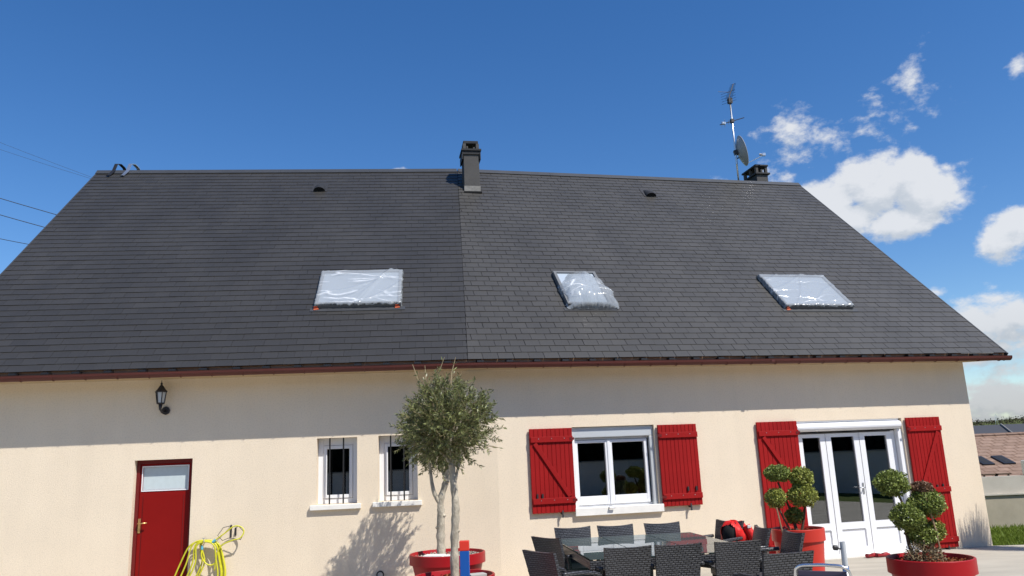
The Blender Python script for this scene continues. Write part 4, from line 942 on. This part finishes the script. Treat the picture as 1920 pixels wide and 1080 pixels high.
# ------------------------------------------------------------------ cloud topiaries
def topiary(root, stems, balls, label, seed, cane=None, tuft=None):
    g = np.random.default_rng(seed); t = empty('topiary_bush', root, label, 'topiary', 'cloud topiaries in planters')
    for pts, r0, r1 in stems:
        Q = smooth_path(pts, 5); MB().tube(Q, [r0 + (r1 - r0) * i / (len(Q) - 1) for i in range(len(Q))], 8).build('trunk', 'topiary_wood', t, smooth=True)
    for (c, r, sq, mt, cnt) in balls:
        c = np.array(c); r *= .94; n = int(cnt * 2.2); d = g.normal(size=(n, 3)); d /= np.linalg.norm(d, axis=1, keepdims=True)
        lump = 1 + .10 * np.sin(d[:, 0] * 5 + seed) * np.sin(d[:, 2] * 6 + 1) + .08 * np.sin(d[:, 1] * 7 + 2)
        q = g.uniform(.25, 1.03, n) ** .5; P = c + d * (r * np.array([1, 1, sq])) * (q * lump)[:, None]
        N = d * .5 + g.normal(size=(n, 3)) * .8; V, F = leaves(P, N, .028, .020)
        o = from_np('crown', V, F, mt, t, tone=g.uniform(0, 1, len(F)))
    if cane: MB().tube(cane, .009, 6).build('cane', 'cane', t)
    if tuft:
        c, r, cnt = tuft; c = np.array(c); d = g.normal(size=(cnt, 3)); d[:, 2] = np.abs(d[:, 2]) * .8; d /= np.linalg.norm(d, axis=1, keepdims=True)
        P = c + d * r * g.uniform(.2, 1, cnt)[:, None] ** .5; V, F = leaves(P, d + g.normal(size=(cnt, 3)) * .5, .032, .012); from_np('crown', V, F, 'dry_leaf', t, tone=g.uniform(0, 1, len(F)))
y = 10.5
topiary(TL_ + Vector((0, 0, .7)), [([(3.50, y, .68), (3.44, y, 1.0), (3.33, y, 1.32)], .018, .012), ([(3.56, y, .68), (3.64, y, 1.0), (3.62, y, 1.3)], .018, .012), ([(3.42, y - .1, .68), (3.34, y - .08, .85), (3.26, y - .05, 1.08)], .014, .01), ([(3.52, y, .68), (3.49, y, .82)], .014, .012)],
        [((3.335, y, 1.435), .185, .62, 'box_leaf', 1500), ((3.62, y - .05, 1.36), .165, .95, 'box_leaf_yellow', 1500), ((3.26, y - .06, 1.13), .145, .92, 'box_leaf_yellow', 1200), ((3.60, y - .08, 1.15), .20, .80, 'box_leaf_yellow', 1700), ((3.50, y + .02, .90), .13, .85, 'box_leaf', 900)],
        'yellow green cloud topiary with five balls in the coral planter', 5, cane=[(3.27, y - .2, .62), (3.215, y - .2, 1.02)])
y = 8.6
topiary(TR_ + Vector((0, 0, .53)), [([(4.06, y, .52), (4.02, y, .7), (4.0, y, .95)], .022, .016), ([(4.0, y, .8), (4.03, y, 1.05), (3.94, y, 1.3)], .014, .012), ([(4.14, y, .52), (4.2, y, .8), (4.24, y, 1.12)], .02, .012)],
        [((3.925, y, 1.335), .185, .78, 'box_leaf', 1600), ((4.25, y - .02, 1.12), .195, .78, 'box_leaf', 1700), ((4.235, y, 1.27), .125, .6, 'box_leaf_red', 700), ((4.01, y - .08, .99), .185, .85, 'box_leaf', 1600), ((4.16, y - .02, .80), .17, .8, 'box_leaf', 1200), ((4.31, y + .02, .84), .12, .9, 'box_leaf_yellow', 700)],
        'green cloud topiary with stacked balls and a cane in the right planter', 6, cane=[(4.285, y - .12, .50), (4.255, y - .12, .86), (4.20, y - .12, 1.215)], tuft=((4.10, y - .12, .57), .20, 1300))

# ------------------------------------------------------------------ garden table and wicker chairs
TA = R(6.8); TO = Vector((.66, 8.21, 0)); MT = T(TO) @ Matrix.Rotation(TA, 4, 'Z'); TWX, TWY = 1.78, 2.20
def table():
    t = empty('garden_table', TO + Vector((.9, 1.1, 0)), 'large square wicker garden table with nine glass panels', 'table')
    fr = MB(); k = .05
    fr.box(0, TWX, 0, k, .64, .722); fr.box(0, TWX, TWY - k, TWY, .64, .722); fr.box(0, k, k + .001, TWY - k - .001, .64, .722); fr.box(TWX - k, TWX, k + .001, TWY - k - .001, .64, .722); fr.build('apron', 'wicker', t, MT, bevel=.005)
    for x, y in ((.045, .045), (TWX - .105, .045), (.045, TWY - .105), (TWX - .105, TWY - .105), (TWX / 2 - .03, TWY / 2 - .03)): MB().box(x + .006, x + .066, y + .006, y + .066, 0, .639).build('leg', 'wicker', t, MT, bevel=.005)
    for i in range(3):
        for j in range(3):
            a, b = TWX * i / 3, TWX * (i + 1) / 3; c, d = TWY * j / 3, TWY * (j + 1) / 3
            MB().box(a + .007, b - .007, c + .008, d - .008, .732, .74).build('glass_panel', 'table_glass', t, MT)
    for x in (TWX / 3, 2 * TWX / 3): MB().box(x - .012, x + .012, .051, TWY - .051, .70, .7305).build('cross_bar', 'wicker', t, MT)
    for y in (TWY / 3, 2 * TWY / 3): MB().box(.051, TWX - .051, y - .012, y + .012, .67, .699).build('cross_bar', 'wicker', t, MT)
    MB().box(.0, TWX, .0, TWY, .7225, .7240).build('edge_trim', 'seal', t, MT) if False else None
table()
CH = 0.865
def make_chair():
    """faces +y in its own frame; back at y=0"""
    c = empty('wicker_chair', I4, 'x', 'chair', 'wicker chairs round the garden table')
    nx, nz = 9, 7; v = []; f = []
    for side in (0, 1):
        for j in range(nz):
            q = j / (nz - 1); z0 = .30
            for i in range(nx):
                p = i / (nx - 1) * 2 - 1; ztop = CH - .014 + .014 * p * p; z = z0 + (ztop - z0) * q
                wd = .205 + .032 * q; y = -.02 - .10 * q ** 1.5 + .035 * p * p * (.3 + .7 * q) * -1 + (.035 if side else 0); v.append((p * wd, y, z))
    for j in range(nz - 1):
        for i in range(nx - 1):
            a = j * nx + i; f.append((a, a + 1, a + nx + 1, a + nx)); b = nz * nx + a; f.append((b, b + nx, b + nx + 1, b + 1))
    o = nz * nx
    for i in range(nx - 1): f.append((i, o + i, o + i + 1, i + 1)); t_ = (nz - 1) * nx + i; f.append((t_, t_ + 1, o + t_ + 1, o + t_))
    for j in range(nz - 1): a = j * nx; f.append((a, a + nx, o + a + nx, o + a)); a += nx - 1; f.append((a, o + a, o + a + nx, a + nx))
    MB().add(v, f).build('backrest', 'wicker', c)
    MB().box(-.235, .235, .02, .46, .34, .43).build('seat', 'wicker', c, bevel=.012)
    for sx in (-1, 1):
        for y in (.0, .42): MB().tube([(sx * .215, y - (.04 if y < .1 else 0), 0), (sx * .215, y + .0, .345)], [.018, .022], 8).build('leg', 'wicker', c)
        MB().tube(smooth_path([(sx * .255, -.06, .66), (sx * .268, .1, .655), (sx * .268, .28, .64), (sx * .262, .41, .60), (sx * .245, .445, .5), (sx * .235, .44, .40)], 4), .022, 8).build('armrest', 'wicker', c, smooth=True)
    return c
ch0 = make_chair(); used = False
def chair(px, py, ang, label):
    """px,py = middle of the backrest top on the ground plan; ang = facing direction measured from +y, anticlockwise"""
    global used
    M = T((px, py, 0)) @ Matrix.Rotation(R(ang), 4, 'Z') @ T((0, .13, 0))
    if not used: used = True; ch0.matrix_basis = M; c = ch0
    else: c = copy_tree(ch0, M)
    c['label'] = label; return c
def tl(x, y): p = MT @ Vector((x, y, 0)); return p.x, p.y
for px, lab in ((.65, 'wicker chair behind the table, nearest the olive trees'), (1.21, 'middle wicker chair of the three behind the table'), (1.83, 'wicker chair behind the table, nearest the red jacket')):
    chair(px, 10.62 + (px - .65) * .10, 186.8, lab)
for px, lab in ((1.02, 'wicker chair in front of the table, nearest the left end'), (1.525, 'middle wicker chair of the three in front of the table'), (2.125, 'wicker chair in front of the table, nearest the coral planter')):
    chair(px, 8.05 + (px - 1.02) * .10, 6.8, lab)
chair(.27, 9.36, -50, 'dark wicker chair at left end of table, the rear one')
chair(.155, 7.97, -52, 'dark wicker chair turned in at the table corner, the leftmost one')
chair(2.80, 9.58, 93, 'dark wicker chair at right end of table, nearest the red jacket')
chair(2.93, 8.90, 96, 'dark wicker chair at right end of table, in front of the coral planter')
chair(2.27, 7.10, 12, 'wicker chair set back from the table beside the folding chair')
chair(2.70, 10.66, 120, 'wicker chair under the red jacket at the rear table corner')

# ------------------------------------------------------------------ red jacket on the chair, blue post, parasol pole, folding chair, clogs
def jacket():
    root = Vector((2.72, 10.62, .55)); j = empty('jacket', root, 'red hooded jacket with dark lining hung over a chair', 'jacket')
    nu, nv = 28, 18; g = np.random.default_rng(2); v = []; f = []
    for b in range(nv):
        q = b / (nv - 1); z = .50 + .34 * q
        for a in range(nu):
            t_ = 2 * math.pi * a / nu; fold = 1 + .10 * math.sin(5 * t_ + 2 * q) * (1 - q) + .04 * math.sin(9 * t_ + 5 * q)
            rx, ry = (.20 - .10 * q ** 3) * fold, (.15 - .07 * q ** 3) * fold; v.append((2.76 + rx * math.cos(t_), 10.60 + ry * math.sin(t_), z + .015 * math.sin(3 * t_)))
    for b in range(nv - 1):
        for a in range(nu): f.append((b * nu + a, b * nu + (a + 1) % nu, (b + 1) * nu + (a + 1) % nu, (b + 1) * nu + a))
    f.append(tuple((nv - 1) * nu + a for a in range(nu)))
    MB().add(v, f).build('body', 'jacket', j, smooth=True)
    ax = Vector((-.66, -.74, .10)).normalized(); cen = Vector((2.70, 10.55, .70)); hd = MB(); ln = MB(); nu, nv = 40, 26
    def hp(a, b, k):
        t_ = 2 * math.pi * a / nu; p_ = math.pi * (b / nv - .5); d = Vector((math.cos(p_) * math.cos(t_), math.cos(p_) * math.sin(t_), math.sin(p_)))
        r_ = 1 + .05 * math.sin(4 * t_ + 3 * p_) + .04 * math.sin(7 * t_ - 5 * p_); sc = Vector((.155, .145, .165)) * k
        if d.x > 0: sc.x *= 1.25
        return cen + Vector((d.x * sc.x, d.y * sc.y, d.z * sc.z)) * (r_ if k == 1 else 1), d
    for mbk, k in ((hd, 1), (ln, .93)):
        for b in range(nv):
            for a in range(nu):
                q = [hp(a, b, k), hp(a + 1, b, k), hp(a + 1, b + 1, k), hp(a, b + 1, k)]; dm = sum((x[1] for x in q), Vector()).normalized()
                if k == 1 and dm.dot(ax) > .74 + .05 * math.sin(6 * a) * .5 and dm.z > -.45: continue
                mbk.quad(*[x[0] for x in q])
    hd.build('hood', 'jacket', j, smooth=True); ln.build('lining', 'lining', j, smooth=True)
    MB().tube(smooth_path([(2.86, 10.47, .80), (2.90, 10.44, .70), (2.93, 10.45, .58)], 5), [.05] * 11, 10).build('sleeve', 'jacket', j, smooth=True)
    MB().box(2.855, 2.90, 10.40, 10.425, .775, .815).build('patch', 'jacket_white', j, bevel=.006)
jacket()
p = empty('painted_post', Vector((-.575, 8.1, 0)), 'square blue post with a red top beside the front olive', 'post')
MB().box(-.62, -.53, 8.055, 8.145, 0, .885).build('shaft', 'post_blue', p, bevel=.005); MB().box(-.622, -.528, 8.053, 8.147, .886, .978).build('cap', 'post_red', p, bevel=.006)
pp = Vector((2.555, 6.6, 0)); p = empty('parasol_stand', pp, 'grey metal parasol stand tube with clamp knob', 'parasol stand')
MB().lathe([(.001, 0), (.24, 0), (.24, .05), (.20, .07), (.04, .08), (.001, .08)], 28).build('base', 'slab', p, T(pp), smooth=False)
MB().tube([(pp.x, pp.y, .08), (pp.x, pp.y, .80)], .026, 14).build('tube', 'alu', p, smooth=True); MB().tube([(pp.x, pp.y, .78), (pp.x, pp.y, .985)], .0225, 14, cap=False).build('sleeve', 'grey_alu', p, smooth=True)
MB().tube([(pp.x - .02, pp.y, .93), (pp.x - .05, pp.y, .94)], .006, 6).tube([(pp.x - .045, pp.y, .94), (pp.x - .075, pp.y, .943)], .02, 10).build('knob', 'iron', p)
def folding_chair():
    o = Vector((2.23, 6.2, 0)); c = empty('folding_chair', o, 'aluminium tube folding armchair in front of the right planter', 'chair'); M = T(o) @ Matrix.Rotation(R(-28), 4, 'Z')
    MB().tube(smooth_path([(-.20, .05, 0.02), (-.20, .02, .45), (-.195, -.05, .78), (-.16, -.08, .865), (-.05, -.085, .88), (.05, -.085, .88), (.16, -.08, .865), (.195, -.05, .78), (.20, .02, .45), (.20, .05, .02)], 6), .0125, 8).build('back_frame', 'alu', c, M, smooth=True)
    MB().tube(smooth_path([(-.21, -.30, .012), (-.21, -.05, .40), (-.21, .28, .62), (-.15, .33, .65), (.15, .33, .65), (.21, .28, .62), (.21, -.05, .40), (.21, -.30, .012)], 6), .0125, 8).build('leg_frame', 'alu', c, M, smooth=True)
    v = [(-.17, -.055, .82), (.17, -.055, .82), (.175, .0, .5), (-.175, .0, .5)]; MB().box(-.17, .17, -.06, -.05, .50, .835).build('backrest', 'seat_fabric', c, M, bevel=.004)
    MB().box(-.18, .18, -.03, .36, .42, .43).build('seat', 'seat_fabric', c, M, bevel=.004)
    for s in (-1, 1): MB().tube([(s * .21, -.06, .63), (s * .22, .30, .655)], .014, 8).build('armrest', 'alu', c, M)
folding_chair()
for k, (x, y, a) in enumerate(((5.62, -.42, 20), (5.80, -.45, 8))):
    M = MR @ T((x + .35, y + .15, 0)) @ Matrix.Rotation(R(a), 4, 'Z')
    v = []; f = []; n = 10; secs = [(-.13, .035, .07), (-.08, .045, .075), (0, .045, .06), (.07, .05, .07), (.12, .04, .05), (.15, .015, .02)]
    for (l, w_, h_) in secs:
        for q in range(n): t_ = 2 * math.pi * q / n; v.append((l, w_ * math.cos(t_), max(0, .5 * h_ + .5 * h_ * math.sin(t_))))
    for i in range(len(secs) - 1):
        for q in range(n):
            if i < 2 and 1 <= q <= 3: continue
            f.append((i * n + q, i * n + (q + 1) % n, (i + 1) * n + (q + 1) % n, (i + 1) * n + q))
    f.append(tuple(range(n))); o = MB().add(v, f).build('clog', 'clog', None, M, smooth=True); tag(o, ['red garden clog on the terrace, the left of a pair', 'red garden clog on the terrace, the right of a pair'][k], 'shoe', 'pair of red clogs')

# ------------------------------------------------------------------ ornamental grass right of the picture, whose shadow falls on the wall corner
def reed():
    b = Rw(8.05, 0, 0) + Vector((sd.x, sd.y, 0)).normalized() * 1.55; r_ = empty('ornamental_grass', b, 'tall dry ornamental grass throwing its shadow on the house corner', 'grass clump'); b = np.array(b)
    V = []; F = []; n = 2600
    for k in range(n):
        a = rng.uniform(0, 6.28); h = rng.triangular(1.2, 2.15, 2.42); sp = rng.uniform(.0, .46) * (1.25 - .25 * h); w = .010
        o = b + np.array([math.cos(a), math.sin(a), 0]) * rng.uniform(0, .14); d = np.array([math.cos(a), math.sin(a), 0]); t_ = np.array([-math.sin(a), math.cos(a), 0]) * w
        i = len(V)
        for q in range(4):
            f_ = q / 3; p = o + d * sp * f_ ** 2 + np.array([0, 0, h * f_ * (1 - .1 * f_)]); V += [p - t_ * (1 - .8 * f_), p + t_ * (1 - .8 * f_)]
        for q in range(3): F.append((i + 2 * q, i + 2 * q + 1, i + 2 * q + 3, i + 2 * q + 2))
    from_np('blades', V, F, 'reed', r_, tone=rng.uniform(0, 1, len(F)))
reed()

# ------------------------------------------------------------------ background at the right
gw = empty('garden_wall', (14, 17.4, 0), 'low pale garden wall behind the lawn', 'wall')
MB().box(7.5, 30, 17.40, 17.62, -.6, .60).build('lower_wall', 'garden_wall_low', gw); MB().box(7.5, 30, 17.36, 17.64, .601, .63).build('coping', 'garden_wall', gw); MB().box(7.5, 30, 17.44, 17.60, .631, .985).build('upper_wall', 'garden_wall', gw)
MB().box(10.92, 11.2, 17.38, 17.66, .986, 1.30).build('pillar_head', 'white_paint', gw, bevel=.02)
def neighbour():
    h = empty('neighbour_house', (22, 30, -3.3), 'house with brown tiled roof beyond the garden wall', 'house')
    x0, x1, y0, y1, ym, ze, zr = 13.5, 32, 26.6, 39.4, 33.0, -.2, 1.98
    MB().box(x0 + .4, x1, y0 + .5, y1 - .5, -3.3, ze).build('wall', 'far_wall', h)
    a = math.atan2(zr - ze, ym - y0); L_ = math.hypot(zr - ze, ym - y0); F = T((x0, y0, ze)) @ Matrix.Rotation(a, 4, 'X')
    MB().box(0, x1 - x0, 0, L_, -.1, 0).build('roof', 'roof_tile', h, F)
    a2 = T((x1, y1, ze)) @ Matrix.Rotation(math.pi, 4, 'Z') @ Matrix.Rotation(a, 4, 'X'); MB().box(0, x1 - x0, 0, L_ - .05, -.1, 0).build('roof', 'roof_tile', h, a2)
    for x in (3.55, 4.32, 5.7):
        s = MB().box(x, x + .42, 3.35, 4.2, 0, .06).build('skylight', 'dark_frame', h, F); MB().box(x + .07, x + .35, 3.43, 4.12, .061, .065).build('pane', 'chimney_dark', s, F)
    MB().box(0, x1 - x0, L_ - .1, L_ + .1, -.02, .06).build('ridge_tile', 'roof_tile', h, F)
neighbour()
d = empty('slate_roofed_house', (45, 62, -3.3), 'long dark roofed house far behind the brown tiled roof', 'house')
MB().box(30, 70, 58, 66, -3.3, 1.2).build('wall', 'far_wall', d); MB().prism([(57.5, 1.2), (62, 3.0), (66.5, 1.2)], 29, 71).build('roof', 'far_slate', d); MB().tube([(36.6, 58.5, 1.7), (37.3, 61.9, 3.02)], .08, 5).build('ridge_flashing', 'flashing', d)
for k, (x, l) in enumerate(((14.75, .5), (15.15, .4))):
    t_ = empty('picnic_trestle', (x, 25.5, -.25), ['dark wooden trestle just above the garden wall, left one', 'dark wooden trestle just above the garden wall, right one'][k], 'trestle', 'trestles beyond the wall')
    MB().box(x - .25, x + .25, 25.45, 25.55, .70, .74).build('top', 'topiary_wood', t_)
    for s in (-1, 1): MB().tube([(x + s * .18, 25.5, .70), (x + s * .28, 25.5, -3.28)], .03, 5).build('leg', 'topiary_wood', t_)
hv = []; hf = []; xs = np.linspace(-1600, 1600, 240)
g2 = np.random.default_rng(3); ht = 20.4 + 1.0 * np.sin(xs / 90) + .8 * np.sin(xs / 31 + 1) + g2.normal(0, .35, len(xs))
for i, x in enumerate(xs): hv += [(x, 560, -3.4), (x, 600, ht[i] - 2.2), (x, 900, -3.4)]
for i in range(len(xs) - 1): k = 3 * i; hf += [(k, k + 3, k + 4, k + 1), (k + 1, k + 4, k + 5, k + 2)]
tag(MB().add(hv, hf).build('hills', 'fields'), kind='structure')
n = 26000; px = g2.uniform(250, 520, n); dep = g2.uniform(0, 1, n); top = np.interp(px, xs, ht - 2.2)
Cc = np.stack([px, 575 + 25 * dep, -2 + (top + 2) * dep + g2.uniform(-.5, 2.3, n) + .4 * np.sin(px * 1.3)], 1); V, F = leaves(Cc, g2.normal(size=(n, 3)), 1.0, .9)
o = from_np('woodland', V, F, 'wood_far', None, tone=g2.uniform(0, 1, n)); tag(o, 'brown leafless woodland on the far hill', 'woodland', kind='stuff')
py_ = empty('pylon', (346.8, 580, 14), 'tiny lattice pylon on the far hill', 'pylon')
for s in (-1, 1): MB().tube([(346.8 + s * 1.0, 580, 13), (346.8 + s * .2, 580, 21.5)], .09, 4).build('leg', 'steel', py_)
for z, w_ in ((17, 1.6), (19, 1.4), (20.6, 1.0)): MB().tube([(346.8 - w_, 580, z), (346.8 + w_, 580, z)], .07, 4).build('cross_arm', 'steel', py_)

# ------------------------------------------------------------------ hedge added out of view behind the camera to darken the panes
hg = empty('hedge', (1, -11, 0), 'tall dark evergreen hedge added unseen to darken the window panes', 'hedge')
n = 12000; hx = rng.uniform(-20, 22, n); hz = rng.uniform(0, 1, n) * (6.6 + .6 * np.sin(hx * .9)); hy = -11 + rng.uniform(-.5, .5, n)
V, F = leaves(np.stack([hx, hy, hz], 1), rng.normal(size=(n, 3)), .55, .4); from_np('foliage', V, F, 'hedge_leaf', hg, tone=rng.uniform(0, 1, n))
n = 7000; hy2 = rng.uniform(-11, 10, n); V, F = leaves(np.stack([23 + rng.uniform(-.5, .5, n), hy2, rng.uniform(0, 1, n) * (6.6 + .6 * np.sin(hy2 * .8))], 1), rng.normal(size=(n, 3)), .55, .4); from_np('foliage', V, F, 'hedge_leaf', hg, tone=rng.uniform(0, 1, n))
MB().box(-20, 22.7, -11.25, -10.75, 0, 6.0).box(22.75, 23.25, -11.25, 10, 0, 6.0).build('core', 'hedge_leaf', hg)

bw = empty('reflected_wall', (1, -9.2, 0), 'low white wall added in front of the hedge to show in the pane reflections', 'wall')  # wall added out of view to lighten the lower pane reflections
MB().box(-19, 21, -9.4, -9.2, -.06, 1.56).box(20.8, 21, -9.199, 9, -.06, 1.56).build('wall_body', 'white_paint', bw); MB().box(-19, 20.75, -9.45, -9.15, 1.561, 1.61).box(20.751, 21.05, -9.45, 9, 1.561, 1.61).build('coping', 'slab', bw)

# ------------------------------------------------------------------ overhead wires at the left
for (za, zb, r_, lab) in ((27.92, 26.047, .035, 'overhead wire left of the roof, upper of the three dark ones'), (26.335, 24.777, .035, 'overhead wire left of the roof, middle of the three dark ones'), (24.038, 23.239, .03, 'overhead wire left of the roof, lowest of all'), (33.31, 29.91, .012, 'thin faint overhead wire, topmost of all'), (32.654, 30.668, .012, 'thin faint overhead wire, second from the top')):
    xa, xb = -47.8, {26.047: -42.29, 24.777: -43.03, 23.239: -44.48, 29.91: -39.94, 30.668: -42.53}[zb]
    sl_ = (zb - za) / (xb - xa); pts = []
    for k in range(25):
        x = -70 + k * 4.0; t_ = x - xa; pts.append((x, 70, za + sl_ * t_ + .0012 * t_ * (x - xb)))
    o = MB().tube(pts, r_, 5).build('overhead_wire', 'wire'); tag(o, lab, 'wire', 'overhead wires at the left')
